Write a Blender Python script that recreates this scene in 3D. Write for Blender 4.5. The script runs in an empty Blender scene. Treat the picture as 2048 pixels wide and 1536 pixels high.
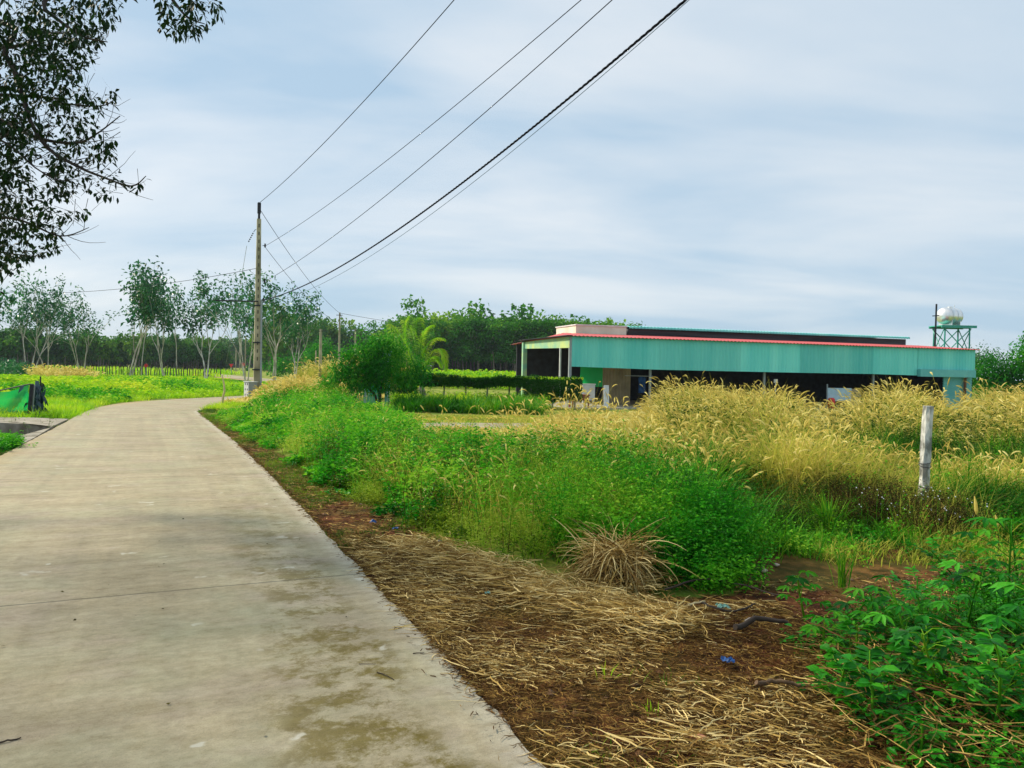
import bpy, math, random
import numpy as np
from mathutils import Vector, Matrix
sc = bpy.context.scene
# ------------------------------------------------------------------ camera
FPX, CX, CY, HC, SL, CH = 1540.0, 1024.0, 768.0, 740.0, 0.020, 1.6
roll = math.atan(SL); pitch = math.atan((CY-HC)/FPX)
fwd = np.array([0, math.cos(pitch), -math.sin(pitch)]); up0 = np.array([0, math.sin(pitch), math.cos(pitch)]); rt0 = np.array([1.0, 0, 0])
RT = rt0*math.cos(roll)+up0*math.sin(roll); UP = up0*math.cos(roll)-rt0*math.sin(roll)
cam = bpy.data.objects.new('camera', bpy.data.cameras.new('camera')); sc.collection.objects.link(cam); sc.camera = cam
cam.matrix_world = Matrix(((RT[0], UP[0], -fwd[0], 0), (RT[1], UP[1], -fwd[1], 0), (RT[2], UP[2], -fwd[2], CH), (0, 0, 0, 1)))
cam.data.sensor_width = 36; cam.data.lens = FPX/2048*36; cam.data.clip_end = 5000; cam.data.clip_start = 0.05
# ------------------------------------------------------------------ sun, sky, exposure
SUN_AZ = math.atan2(-0.90, 0.43); SUN_EL = math.radians(38)
sv = Vector((math.sin(SUN_AZ)*math.cos(SUN_EL), math.cos(SUN_AZ)*math.cos(SUN_EL), math.sin(SUN_EL)))
sun = bpy.data.objects.new('sun', bpy.data.lights.new('sun', 'SUN')); sc.collection.objects.link(sun)
sun.data.energy = 5.0; sun.data.energy *= 1.0; sun.data.angle = math.radians(5); sun.data.color = (1.0, 0.89, 0.70)
sun.rotation_euler = sv.to_track_quat('Z', 'Y').to_euler()
W = bpy.data.worlds.new('World'); sc.world = W; W.use_nodes = True
nt = W.node_tree; N = nt.nodes; Lk = nt.links; N.clear()
def nd(t, **k):
    n = N.new(t)
    for a, b in k.items(): setattr(n, a, b)
    return n
out = nd('ShaderNodeOutputWorld'); bg = nd('ShaderNodeBackground'); bg.inputs[1].default_value = 0.10
sky = nd('ShaderNodeTexSky', sky_type='NISHITA'); sky.sun_disc = False; sky.sun_elevation = SUN_EL; sky.sun_rotation = SUN_AZ
sky.air_density = 1.0; sky.dust_density = 1.5; sky.ozone_density = 1.5
tc = nd('ShaderNodeTexCoord'); sep = nd('ShaderNodeSeparateXYZ'); Lk.new(tc.outputs['Generated'], sep.inputs[0])
ad = nd('ShaderNodeMath', operation='ADD'); ad.inputs[1].default_value = 0.22; Lk.new(sep.outputs[2], ad.inputs[0])
dx = nd('ShaderNodeMath', operation='DIVIDE'); dy = nd('ShaderNodeMath', operation='DIVIDE')
Lk.new(sep.outputs[0], dx.inputs[0]); Lk.new(ad.outputs[0], dx.inputs[1]); Lk.new(sep.outputs[1], dy.inputs[0]); Lk.new(ad.outputs[0], dy.inputs[1])
cmb = nd('ShaderNodeCombineXYZ'); Lk.new(dx.outputs[0], cmb.inputs[0]); Lk.new(dy.outputs[0], cmb.inputs[1])
mp = nd('ShaderNodeMapping'); mp.inputs['Scale'].default_value = (0.5, 1.15, 1); mp.inputs['Rotation'].default_value = (0, 0, 0.22); Lk.new(cmb.outputs[0], mp.inputs[0])
n1 = nd('ShaderNodeTexNoise'); n1.inputs['Scale'].default_value = 1.15; n1.inputs['Detail'].default_value = 5; n1.inputs['Roughness'].default_value = 0.5; n1.inputs['Distortion'].default_value = 0.5; Lk.new(mp.outputs[0], n1.inputs[0])
cr = nd('ShaderNodeValToRGB'); cr.color_ramp.elements[0].position = 0.37; cr.color_ramp.elements[1].position = 0.64
cr.color_ramp.elements[0].color = (4.1, 5.6, 7.0, 1); cr.color_ramp.elements[1].color = (6.9, 7.5, 8.0, 1)
n2 = nd('ShaderNodeTexNoise'); n2.inputs['Scale'].default_value = .55; n2.inputs['Detail'].default_value = 3; Lk.new(cmb.outputs[0], n2.inputs[0])
n3 = nd('ShaderNodeTexNoise'); n3.inputs['Scale'].default_value = 4.5; n3.inputs['Detail'].default_value = 6; n3.inputs['Roughness'].default_value = .6; Lk.new(mp.outputs[0], n3.inputs[0])
m1 = nd('ShaderNodeMath', operation='MULTIPLY_ADD'); m1.inputs[1].default_value = .6; Lk.new(n2.outputs[0], m1.inputs[0]); m2 = nd('ShaderNodeMath', operation='MULTIPLY_ADD'); m2.inputs[1].default_value = .14; m2.inputs[2].default_value = -.37; Lk.new(n3.outputs[0], m2.inputs[0]); Lk.new(m2.outputs[0], m1.inputs[2])
m3 = nd('ShaderNodeMath', operation='ADD'); Lk.new(n1.outputs[0], m3.inputs[0]); Lk.new(m1.outputs[0], m3.inputs[1]); Lk.new(m3.outputs[0], cr.inputs[0])
mx = nd('ShaderNodeMixRGB'); mx.inputs[0].default_value = 0.86; Lk.new(sky.outputs[0], mx.inputs[1]); Lk.new(cr.outputs[0], mx.inputs[2])
Lk.new(mx.outputs[0], bg.inputs[0]); Lk.new(bg.outputs[0], out.inputs[0])
sc.view_settings.view_transform = 'Standard'; sc.view_settings.look = 'None'; sc.view_settings.exposure = 0.25; sc.view_settings.gamma = 1.0
sc.cycles.max_bounces = 6; sc.cycles.diffuse_bounces = 3; sc.cycles.transparent_max_bounces = 8; sc.cycles.transmission_bounces = 4
sc.cycles.use_adaptive_sampling = True; sc.cycles.adaptive_threshold = 0.015
# ------------------------------------------------------------------ helpers
rng = np.random.default_rng(7); random.seed(7)
def hor(px): return HC+SL*(px-CX)
def ray(px, py): return fwd+(px-CX)/FPX*RT-(py-CY)/FPX*UP
def G(px, py, z=0.0):                      # the ground point a sight line meets
    d = ray(px, py); k = (z-CH)/d[2]; return np.array([d[0]*k, d[1]*k, z])
def P(px, py, Y):                          # the point at distance Y on a sight line
    d = ray(px, py); k = Y/d[1]; return np.array([d[0]*k, Y, CH+d[2]*k])
def proj(X, Y, Z):
    v = np.stack([X, Y, Z-CH], -1); w = v@fwd
    return CX+FPX*(v@RT)/w, CY-FPX*(v@UP)/w
_tab = np.random.default_rng(3).random((256, 256))
def vn(x, y, s=1.0):
    x = np.asarray(x, float)*s; y = np.asarray(y, float)*s
    i = np.floor(x).astype(int); j = np.floor(y).astype(int); a = x-i; b = y-j; a = a*a*(3-2*a); b = b*b*(3-2*b)
    t = lambda p, q: _tab[p % 256, q % 256]
    return (t(i, j)*(1-a)+t(i+1, j)*a)*(1-b)+(t(i, j+1)*(1-a)+t(i+1, j+1)*a)*b
def inpoly(x, y, poly):
    x = np.asarray(x); y = np.asarray(y); c = np.zeros(x.shape, bool); n = len(poly)
    for i in range(n):
        x1, y1 = poly[i][:2]; x2, y2 = poly[(i+1) % n][:2]
        if y1 == y2: continue
        c ^= ((y1 > y) != (y2 > y)) & (x < (x2-x1)*(y-y1)/(y2-y1)+x1)
    return c
class MB:
    def __init__(s): s.V = []; s.Q = []; s.M = []; s.R = []; s.T = []; s.n = 0; s.has = False
    def add(s, V, Q, r=0.5, t=0.0, m=0):
        V = np.asarray(V, float).reshape(-1, 3); Q = np.asarray(Q, int)
        if Q.shape[1] == 3: Q = np.concatenate([Q, np.full((len(Q), 1), -1-s.n)], 1)
        s.V.append(V); s.Q.append(Q+s.n); s.M.append(np.full(len(Q), m, int))
        s.R.append(np.broadcast_to(np.asarray(r, float).reshape(-1), (len(V),)).copy()); s.T.append(np.broadcast_to(np.asarray(t, float).reshape(-1), (len(V),)).copy()); s.n += len(V)
        return s
    def arr(s): return np.concatenate(s.V), np.concatenate(s.Q), np.concatenate(s.M), np.concatenate(s.R), np.concatenate(s.T)
    def mesh(s, name, mats, off=(0, 0, 0), smooth=False):
        V, Q, M, R, T = s.arr(); V = V-np.asarray(off, float)
        me = bpy.data.meshes.new(name); me.vertices.add(len(V)); me.vertices.foreach_set('co', V.astype(np.float32).ravel())
        tri = Q[:, 3] < 0; cnt = np.where(tri, 3, 4); st = np.concatenate([[0], np.cumsum(cnt)[:-1]])
        flat = Q.ravel(); flat = flat[flat >= 0]
        me.loops.add(len(flat)); me.loops.foreach_set('vertex_index', flat.astype(np.int32))
        me.polygons.add(len(Q)); me.polygons.foreach_set('loop_start', st.astype(np.int32)); me.polygons.foreach_set('loop_total', cnt.astype(np.int32))
        for m in (mats if isinstance(mats, (list, tuple)) else [mats]): me.materials.append(m)
        me.polygons.foreach_set('material_index', M.astype(np.int32)); me.polygons.foreach_set('use_smooth', np.full(len(Q), smooth))
        for nm, a in (('rnd', R), ('tt', T)):
            at = me.attributes.new(nm, 'FLOAT', 'POINT'); at.data.foreach_set('value', a.astype(np.float32))
        me.update(calc_edges=True); return me
    def build(s, name, mats, parent=None, smooth=False, off=None):
        if off is None: off = parent.location if parent is not None else (0, 0, 0)
        o = bpy.data.objects.new(name, s.mesh(name, mats, off, smooth)); sc.collection.objects.link(o)
        if parent is not None: o.parent = parent
        return o
def tag(o, label, cat, group=None, kind=None):
    o['label'] = label; o['category'] = cat
    if group: o['group'] = group
    if kind: o['kind'] = kind
    return o
def thing(name, label, cat, loc=(0, 0, 0), group=None):
    o = bpy.data.objects.new(name, None); sc.collection.objects.link(o); o.location = loc; o.empty_display_size = 0.2
    return tag(o, label, cat, group)
def dup(root, loc, rz=0.0, s=1.0, label=None, sz=None):
    r = root.copy(); sc.collection.objects.link(r); r.location = loc; r.rotation_euler = (0, 0, rz); r.scale = (s, s, sz or s)
    if label: r['label'] = label
    for ch in list(root.children):
        c = ch.copy(); sc.collection.objects.link(c); c.parent = r
        for g in ch.children:
            e = g.copy(); sc.collection.objects.link(e); e.parent = c
    return r
def box(mb, x0, x1, y0, y1, z0, z1, m=0, r=0.5, fr=None):
    V = np.array([[x, y, z] for z in (z0, z1) for y in (y0, y1) for x in (x0, x1)], float)
    if fr is not None: V = fr(V)
    mb.add(V, [[0, 2, 3, 1], [4, 5, 7, 6], [0, 1, 5, 4], [2, 6, 7, 3], [0, 4, 6, 2], [1, 3, 7, 5]], r, 0, m); return mb
def tube(mb, pts, rad, n=8, r=0.5, t=0.0, m=0, cap=True):
    pts = np.asarray(pts, float); k = len(pts); rad = np.broadcast_to(np.asarray(rad, float), (k,))
    T = np.gradient(pts, axis=0); T /= np.linalg.norm(T, axis=1)[:, None]+1e-9
    a = np.array([0, 0, 1.0]) if abs(T[0][2]) < 0.9 else np.array([1.0, 0, 0])
    S = np.cross(T, a); S /= np.linalg.norm(S, axis=1)[:, None]+1e-9; B = np.cross(T, S)
    an = np.linspace(0, 2*np.pi, n, endpoint=False)
    V = pts[:, None]+rad[:, None, None]*(np.cos(an)[None, :, None]*S[:, None]+np.sin(an)[None, :, None]*B[:, None])
    i = np.arange(k-1)[:, None]*n; j = np.arange(n)[None]; j2 = (j+1) % n
    Q = np.stack([i+j, i+j2, i+n+j2, i+n+j], -1).reshape(-1, 4)
    mb.add(V.reshape(-1, 3), Q, r, t, m)
    if cap:
        for e, rev in ((0, False), (k-1, True)):
            ring = V[e]; c = ring.mean(0); VV = np.concatenate([ring, [c]]); ii = np.arange(n)
            F = np.stack([ii, (ii+1) % n, np.full(n, n)], 1)
            mb.add(VV, F if rev else F[:, ::-1], r, t, m)
    return mb
def bar(mb, a, b, rad=0.02, n=6, m=0): return tube(mb, [a, (np.asarray(a)+np.asarray(b))/2, b], rad, n, m=m)
def unit(v): return v/(np.linalg.norm(v, axis=-1, keepdims=True)+1e-9)
def ribbons(mb, C, az, lean, bend, L, W, prof, phi=None, rnd=None, t0=0.0, t1=1.0, m=0):
    """N curved ribbons; returns tips and end angles"""
    n = len(C); k = len(prof); L = np.broadcast_to(L, (n,)); W = np.broadcast_to(W, (n,)); lean = np.broadcast_to(lean, (n,)); bend = np.broadcast_to(bend, (n,))
    h = np.stack([np.cos(az), np.sin(az), np.zeros(n)], -1); b = np.stack([-np.sin(az), np.cos(az), np.zeros(n)], -1)
    ts = np.linspace(0, 1, k); Pn = np.array(C, float); V = np.zeros((n, k, 2, 3)); phi = rng.uniform(-0.8, 0.8, n) if phi is None else np.broadcast_to(phi, (n,))
    for i, t in enumerate(ts):
        th = lean+bend*t
        if i:
            tm = lean+bend*(t+ts[i-1])/2; d = (L/(k-1))[:, None]*(np.sin(tm)[:, None]*h+np.cos(tm)[:, None]*np.array([0, 0, 1.0])); Pn = Pn+d
        nn = np.cos(th)[:, None]*h-np.sin(th)[:, None]*np.array([0, 0, 1.0])
        s = np.cos(phi)[:, None]*b+np.sin(phi)[:, None]*nn; w = (W*prof[i]/2)[:, None]
        V[:, i, 0] = Pn-s*w; V[:, i, 1] = Pn+s*w
    rnd = rng.random(n) if rnd is None else np.broadcast_to(rnd, (n,))
    base = (np.arange(n)*2*k)[:, None]; i = np.arange(k-1)[None]*2
    Q = np.stack([base+i, base+i+1, base+i+3, base+i+2], -1).reshape(-1, 4)
    mb.add(V.reshape(-1, 3), Q, np.repeat(rnd, 2*k), np.tile(np.repeat(t0+(t1-t0)*ts, 2), n), m)
    return Pn, lean+bend
def leaves(mb, C, A, L, W, rnd=None, m=0, droop=0.25, t=0.0):
    """N leaf-shaped folded quads with base C and axis A"""
    n = len(C)
    if n == 0: return
    A = unit(A); L = np.broadcast_to(L, (n,))[:, None]; W = np.broadcast_to(W, (n,))[:, None]
    S = np.cross(A, unit(rng.normal(size=(n, 3))*0.55+np.array([0, 0, 1.0]))); S = unit(S); Nn = np.cross(S, A)
    V = np.stack([C, C+A*L*0.5+S*W*0.5+Nn*W*0.12, C+A*L-np.array([0, 0, 1.0])*L*droop, C+A*L*0.5-S*W*0.5+Nn*W*0.12], 1)
    rnd = rng.random(n) if rnd is None else np.broadcast_to(rnd, (n,))
    mb.add(V.reshape(-1, 3), np.arange(4*n).reshape(-1, 4), np.repeat(rnd, 4), t, m)
def leaf6(mb, C, A, L, W, rnd=None, m=0, droop=0.3):
    """leaves with a folded midrib and a rounded outline, for plants near the camera"""
    n = len(C); A = unit(A); L = np.broadcast_to(L, (n,))[:, None]; W = np.broadcast_to(W, (n,))[:, None]
    S = unit(np.cross(A, unit(rng.normal(size=(n, 3))*0.35+np.array([0, 0, 1.0])))); Nn = np.cross(S, A); z = np.array([0, 0, 1.0])
    def c(t): return C+A*L*t-z*L*droop*t*t
    V = np.stack([c(0), c(.28)+S*W*.38+Nn*W*.1, c(.3), c(.28)-S*W*.38+Nn*W*.1, c(.62)+S*W*.5+Nn*W*.12, c(.64), c(.62)-S*W*.5+Nn*W*.12, c(1)], 1)
    b = (np.arange(n)*8)[:, None, None]
    Q = (b+np.array([[1, 4, 5, 2], [2, 5, 6, 3]])).reshape(-1, 4); T3 = (b+np.array([[0, 1, 2], [0, 2, 3], [4, 7, 5], [5, 7, 6]])).reshape(-1, 3)
    rnd = rng.random(n) if rnd is None else np.broadcast_to(rnd, (n,))
    V = V.reshape(-1, 3); r8 = np.repeat(rnd, 8); n0 = mb.n
    mb.add(V, Q, r8, 0, m); mb.add(V, T3, r8, 0, m)
# ------------------------------------------------------------------ materials
def mat(name): 
    m = bpy.data.materials.new(name); m.use_nodes = True; m.node_tree.nodes.clear(); return m, m.node_tree.nodes, m.node_tree.links
def foliage(name, cols, trans=0.35, patch=0.5, pscale=1.2, rough=0.55, tcol=None, tw=0.0, spec=0.10):
    """leaf material: a ramp over the leaf's own random value mixed with patches of hue, with light coming through"""
    m, n, l = mat(name); o = n.new('ShaderNodeOutputMaterial')
    a = n.new('ShaderNodeAttribute'); a.attribute_name = 'rnd'; g = n.new('ShaderNodeNewGeometry')
    ns = n.new('ShaderNodeTexNoise'); ns.inputs['Scale'].default_value = pscale; ns.inputs['Detail'].default_value = 2; l.new(g.outputs['Position'], ns.inputs[0])
    mr = n.new('ShaderNodeMapRange'); mr.inputs[1].default_value = 0.3; mr.inputs[2].default_value = 0.7; l.new(ns.outputs[0], mr.inputs[0])
    mm = n.new('ShaderNodeMix'); mm.inputs[0].default_value = patch; l.new(a.outputs['Fac'], mm.inputs[2]); l.new(mr.outputs[0], mm.inputs[3])
    r = n.new('ShaderNodeValToRGB'); els = r.color_ramp.elements; els[0].position = 0.12; els[1].position = 0.88
    for i, c in enumerate(cols):
        e = els[0] if i == 0 else els[-1] if i == len(cols)-1 else els.new(0.12+0.76*i/(len(cols)-1)); e.color = (*c, 1)
    l.new(mm.outputs[0], r.inputs[0]); col = r.outputs[0]
    if tcol:
        t = n.new('ShaderNodeAttribute'); t.attribute_name = 'tt'; mu = n.new('ShaderNodeMath'); mu.operation = 'MULTIPLY'; mu.inputs[1].default_value = tw; l.new(t.outputs['Fac'], mu.inputs[0])
        mc = n.new('ShaderNodeMixRGB'); l.new(mu.outputs[0], mc.inputs[0]); l.new(col, mc.inputs[1]); mc.inputs[2].default_value = (*tcol, 1); col = mc.outputs[0]
    p = n.new('ShaderNodeBsdfPrincipled'); p.inputs['Roughness'].default_value = rough; p.inputs['Specular IOR Level'].default_value = spec; l.new(col, p.inputs['Base Color'])
    tr = n.new('ShaderNodeBsdfTranslucent'); l.new(col, tr.inputs[0]); ms = n.new('ShaderNodeMixShader'); ms.inputs[0].default_value = trans
    l.new(p.outputs[0], ms.inputs[1]); l.new(tr.outputs[0], ms.inputs[2]); l.new(ms.outputs[0], o.inputs[0]); return m
JOFF = 0.3
def solid(name, col, rough=0.6, metal=0.0, col2=None, scale=4.0, bump=0.0, stretch=(1, 1, 1), spec=0.4, lo=0.35, hi=0.65, detail=6, tint=0):
    m, n, l = mat(name); o = n.new('ShaderNodeOutputMaterial'); p = n.new('ShaderNodeBsdfPrincipled'); l.new(p.outputs[0], o.inputs[0])
    p.inputs['Roughness'].default_value = rough; p.inputs['Metallic'].default_value = metal; p.inputs['Specular IOR Level'].default_value = spec
    g = n.new('ShaderNodeTexCoord'); mp = n.new('ShaderNodeMapping'); mp.inputs['Scale'].default_value = stretch; l.new(g.outputs['Object'], mp.inputs[0])
    ns = n.new('ShaderNodeTexNoise'); ns.inputs['Scale'].default_value = scale; ns.inputs['Detail'].default_value = detail; l.new(mp.outputs[0], ns.inputs[0])
    r = n.new('ShaderNodeValToRGB'); r.color_ramp.elements[0].position = lo; r.color_ramp.elements[1].position = hi
    c2 = col2 or tuple(c*0.8 for c in col); r.color_ramp.elements[0].color = (*c2, 1); r.color_ramp.elements[1].color = (*col, 1)
    l.new(ns.outputs[0], r.inputs[0]); l.new(r.outputs[0], p.inputs['Base Color'])
    if tint:
        at_ = n.new('ShaderNodeAttribute'); at_.attribute_name = 'rnd'; mr = n.new('ShaderNodeMapRange'); mr.inputs[3].default_value = 1-tint; mr.inputs[4].default_value = 1+tint; l.new(at_.outputs['Fac'], mr.inputs[0])
        vm = n.new('ShaderNodeVectorMath'); vm.operation = 'SCALE'; l.new(r.outputs[0], vm.inputs[0]); l.new(mr.outputs[0], vm.inputs['Scale']); l.new(vm.outputs[0], p.inputs['Base Color'])
    if bump:
        b = n.new('ShaderNodeBump'); b.inputs['Strength'].default_value = bump; b.inputs['Distance'].default_value = 0.02; l.new(ns.outputs[0], b.inputs['Height']); l.new(b.outputs[0], p.inputs['Normal'])
    return m
M = {}
M['trunk'] = solid('pale_bark', (.33, .29, .24), .85, col2=(.12, .10, .085), scale=9, bump=.5, stretch=(1, 1, .4))
M['paletrunk'] = solid('whitish_bark', (.66, .62, .54), .85, col2=(.30, .27, .22), scale=3, stretch=(1, 1, .4))
M['slabgrey'] = solid('dirty_slab_concrete', (.34, .31, .25), .9, col2=(.15, .13, .09), scale=2.5, bump=.4)
M['dtrunk'] = solid('dark_bark', (.06, .045, .035), .9, col2=(.02, .016, .014), scale=9, bump=.5, stretch=(1, 1, .4))
M['concrete'] = solid('weathered_concrete', (.46, .44, .38), .85, col2=(.27, .26, .2), scale=5, bump=.3)
M['pole'] = solid('pole_concrete', (.48, .43, .30), .85, col2=(.20, .19, .11), scale=2.2, bump=.3, stretch=(1, 1, .5))
M['dark'] = solid('dark_metal', (.02, .022, .03), .5, .3)
M['wire'] = solid('black_cable', (.012, .013, .02), .9, spec=.05)
M['bluewire'] = solid('blue_cable', (.04, .12, .22), .5)
M['teal'] = solid('teal_steel', (.22, .78, .68), .5, col2=(.09, .60, .56), scale=.9, stretch=(1.6, 1.6, .12), spec=.5, lo=.3, hi=.7, tint=.16)
M['ltteal'] = solid('pale_teal_steel', (.15, .50, .48), .45, col2=(.10, .42, .42), scale=2)
M['red'] = solid('red_roof_steel', (.52, .075, .07), .45, col2=(.40, .06, .055), scale=1.2, stretch=(.2, 1, 1))
M['cream'] = solid('cream_wall', (.78, .80, .64), .8, col2=(.62, .62, .48), scale=1.2, stretch=(1, 1, .5))
M['limes'] = solid('lime_panel', (.52, .62, .22), .6, col2=(.18, .45, .36), scale=1.3)  # lime mottled with blue-green
M['post'] = solid('grey_steel_post', (.32, .36, .38), .5, .2)
M['black'] = solid('dark_boards', (.028, .03, .036), .85, col2=(.09, .095, .10), scale=1.6, stretch=(.15, .15, 2.5))  # near-black boards with paler level streaks
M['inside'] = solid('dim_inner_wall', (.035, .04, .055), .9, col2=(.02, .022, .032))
M['steel'] = solid('stainless_steel', (.86, .86, .85), .3, .75, col2=(.78, .78, .78), scale=3, stretch=(1, 1, .1))
M['towergreen'] = solid('turquoise_paint', (.05, .38, .30), .5)
M['white'] = solid('white_paint', (.74, .75, .74), .6, col2=(.55, .56, .55), scale=2)
M['paleblue'] = solid('pale_blue_panel', (.45, .60, .72), .5, col2=(.35, .5, .62))
M['redtable'] = solid('red_painted_wood', (.42, .10, .07), .6, col2=(.25, .06, .04))
M['beige'] = solid('tan_board', (.45, .36, .23), .8, col2=(.3, .24, .15), scale=1.5)
M['signred'] = solid('red_sign_paint', (.75, .03, .03), .45)
M['denim'] = solid('blue_cloth', (.03, .10, .25), .9, col2=(.015, .05, .13), scale=6)
M['gategreen'] = solid('green_gate_paint', (.06, .50, .25), .5)
M['gateturq'] = solid('turquoise_gate_sheet', (.05, .55, .48), .5)
M['plasticblue'] = solid('blue_plastic', (.02, .13, .42), .45, col2=(.01, .06, .2), scale=30)
M['plasticteal'] = solid('pale_green_plastic', (.26, .52, .42), .45, col2=(.10, .25, .2), scale=30)
M['stone'] = solid('tan_stone', (.45, .28, .18), .85, col2=(.33, .2, .13), scale=9, bump=.3)
M['twig'] = solid('dark_twig', (.05, .035, .025), .9)
M['stick'] = solid('bleached_stick', (.62, .5, .26), .8)
M['navy'] = solid('navy_plastic_sheet', (.012, .03, .05), .5, col2=(.06, .12, .14), scale=7)
# green shade net: fine mesh with see-through holes
m, n, l = mat('green_net'); o = n.new('ShaderNodeOutputMaterial'); d = n.new('ShaderNodeBsdfPrincipled'); d.inputs['Base Color'].default_value = (.01, .42, .12, 1); d.inputs['Roughness'].default_value = .5
tr = n.new('ShaderNodeBsdfTranslucent'); tr.inputs[0].default_value = (.01, .55, .12, 1); tp = n.new('ShaderNodeBsdfTransparent'); a1 = n.new('ShaderNodeMixShader'); a1.inputs[0].default_value = .45; a2 = n.new('ShaderNodeMixShader'); a2.inputs[0].default_value = .16
l.new(d.outputs[0], a1.inputs[1]); l.new(tr.outputs[0], a1.inputs[2]); l.new(a1.outputs[0], a2.inputs[1]); l.new(tp.outputs[0], a2.inputs[2]); l.new(a2.outputs[0], o.inputs[0]); M['net'] = m
# foliage: first stops of blade, weed and olive ramps darkened to paint deep shade
M['goldhead'] = foliage('ripe_seed_heads', [(.46, .36, .08), (.80, .68, .20), (.93, .86, .42)], .45, .35, .8, .7)
M['goldblade'] = foliage('yellowing_blades', [(.03, .10, .004), (.20, .32, .015), (.48, .48, .05), (.74, .62, .16)], .45, .5, .8, .6, tcol=(.74, .62, .16), tw=.35)
M['greenblade'] = foliage('green_blades', [(.006, .06, .003), (.05, .28, .010), (.26, .46, .02)], .35, .5, .8)
M['weed'] = foliage('bright_weed_leaves', [(.006, .08, .004), (.03, .30, .010), (.17, .52, .02), (.42, .62, .05)], .42, .6, .8)
M['olive'] = foliage('olive_weed_leaves', [(.012, .05, .002), (.09, .20, .008), (.30, .38, .03)], .4, .5, .9)
M['deep'] = foliage('dark_broad_leaves', [(.004, .07, .002), (.018, .24, .006), (.10, .50, .02)], .35, .3, 2.5, .5, spec=.2)
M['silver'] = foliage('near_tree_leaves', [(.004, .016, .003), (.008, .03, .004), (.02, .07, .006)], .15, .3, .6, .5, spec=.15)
M['rubber'] = foliage('rubber_tree_leaves', [(.008, .07, .03), (.02, .16, .05), (.08, .28, .06)], .3, .4, .3, .4, spec=.5)
M['forest'] = foliage('plantation_leaves', [(.012, .08, .016), (.04, .18, .014), (.20, .36, .02)], .3, .45, .08)
M['field'] = foliage('bright_field_leaves', [(.10, .38, .01), (.34, .62, .015), (.62, .70, .04)], .45, .7, .22)
M['mango'] = foliage('bush_tree_leaves', [(.008, .12, .012), (.03, .28, .015), (.16, .50, .03)], .38, .4, .8, .4)
M['palm'] = foliage('palm_leaflets', [(.08, .32, .015), (.28, .58, .02), (.60, .66, .07)], .5, .5, 1.2, .45)
M['hedge'] = foliage('hedge_leaves', [(.008, .05, .006), (.018, .11, .008), (.05, .17, .012)], .25, .4, 2.0)
M['woodland'] = foliage('woodland_leaves', [(.010, .08, .010), (.05, .24, .012), (.30, .50, .03)], .32, .45, .10)
M['darkolive'] = foliage('dark_olive_leaves', [(.006, .03, .002), (.03, .085, .005), (.14, .22, .015)], .3, .5, 1.2)
M['midleaf'] = foliage('mid_green_leaves', [(.006, .09, .003), (.03, .26, .008), (.13, .42, .018)], .35, .35, 2.5, .5)
M['feather'] = foliage('feathery_yellow_leaves', [(.10, .26, .01), (.30, .50, .03), (.55, .60, .08)], .45, .5, .9)
M['mat'] = foliage('matted_fibres', [(.025, .010, .003), (.12, .058, .014), (.38, .23, .055)], .1, .3, 2.5, .8)
M['straw'] = foliage('dry_straw', [(.04, .018, .006), (.20, .11, .028), (.54, .36, .10), (.92, .72, .32)], .15, .2, 2.5, .75)
M['brown'] = foliage('dead_brown_stems', [(.012, .010, .003), (.05, .035, .008), (.13, .12, .02)], .2, .4, 2.0, .8)
M['flower'] = solid('white_petals', (.8, .8, .78), .7)
# ------------------------------------------------------------------ ground and road
ROAD = [((2.46, -2), (-1.4, -3.7)), ((.17, 3.1), (-3.7, 1.3)), ((-.53, 4.66), (-4.4, 2.9)), ((-2.17, 8.27), (-6.0, 6.6)), ((-4.1, 12.5), (-7.75, 11.0)), ((-5.6, 15.7), (-9.1, 14.2)), ((-8.1, 20.8), (-11.3, 19.3)),
 ((-10.1, 24.9), (-13.1, 23.4)), ((-10.75, 26.6), (-14.5, 27.0)), ((-11.2, 30), (-15.3, 30.6)), ((-11.6, 33), (-15.0, 34)), ((-11.5, 36), (-14.2, 37.5)), ((-10.8, 40), (-13.4, 41)), ((-10.3, 44), (-13.2, 44.5)),
 ((-10.4, 50), (-14.0, 49.5)), ((-12, 57), (-16, 56)), ((-16, 67), (-20, 65)), ((-24, 82), (-27.5, 79)), ((-34, 100), (-37, 96)), ((-62, 150), (-65, 146)), ((-110, 230), (-113, 226))]
RA = np.array(ROAD, float)                # n,2,2
def catmull(A, k):
    out = []
    for i in range(len(A)-1):
        p0, p1, p2, p3 = A[max(i-1, 0)], A[i], A[i+1], A[min(i+2, len(A)-1)]
        for t in np.linspace(0, 1, k, endpoint=False): out.append(0.5*((2*p1)+(-p0+p2)*t+(2*p0-5*p1+4*p2-p3)*t*t+(-p0+3*p1-3*p2+p3)*t**3))
    out.append(A[-1]); return np.array(out)
RS = catmull(RA, 48)
R_, L_ = RS[:, 0], RS[:, 1]
ROADPOLY = [tuple(p) for p in R_[::12]]+[tuple(p) for p in L_[::-12]]
def road_dist(x, y):                       # distance to the road's right edge, rough
    x = np.asarray(x, float); y = np.asarray(y, float); c = R_[::16]; d = np.full(x.shape, 1e9)
    for a, b in zip(c[:-1], c[1:]):
        ab = b-a; t = np.clip(((x-a[0])*ab[0]+(y-a[1])*ab[1])/(ab@ab), 0, 1); d = np.minimum(d, np.hypot(x-a[0]-t*ab[0], y-a[1]-t*ab[1]))
    return d
TRENCH = [G(-260, 842)[:2], G(0, 842.5)[:2], G(80, 847)[:2], G(104, 853)[:2], G(66, 866)[:2], G(20, 876)[:2], G(-260, 880)[:2]]
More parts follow.
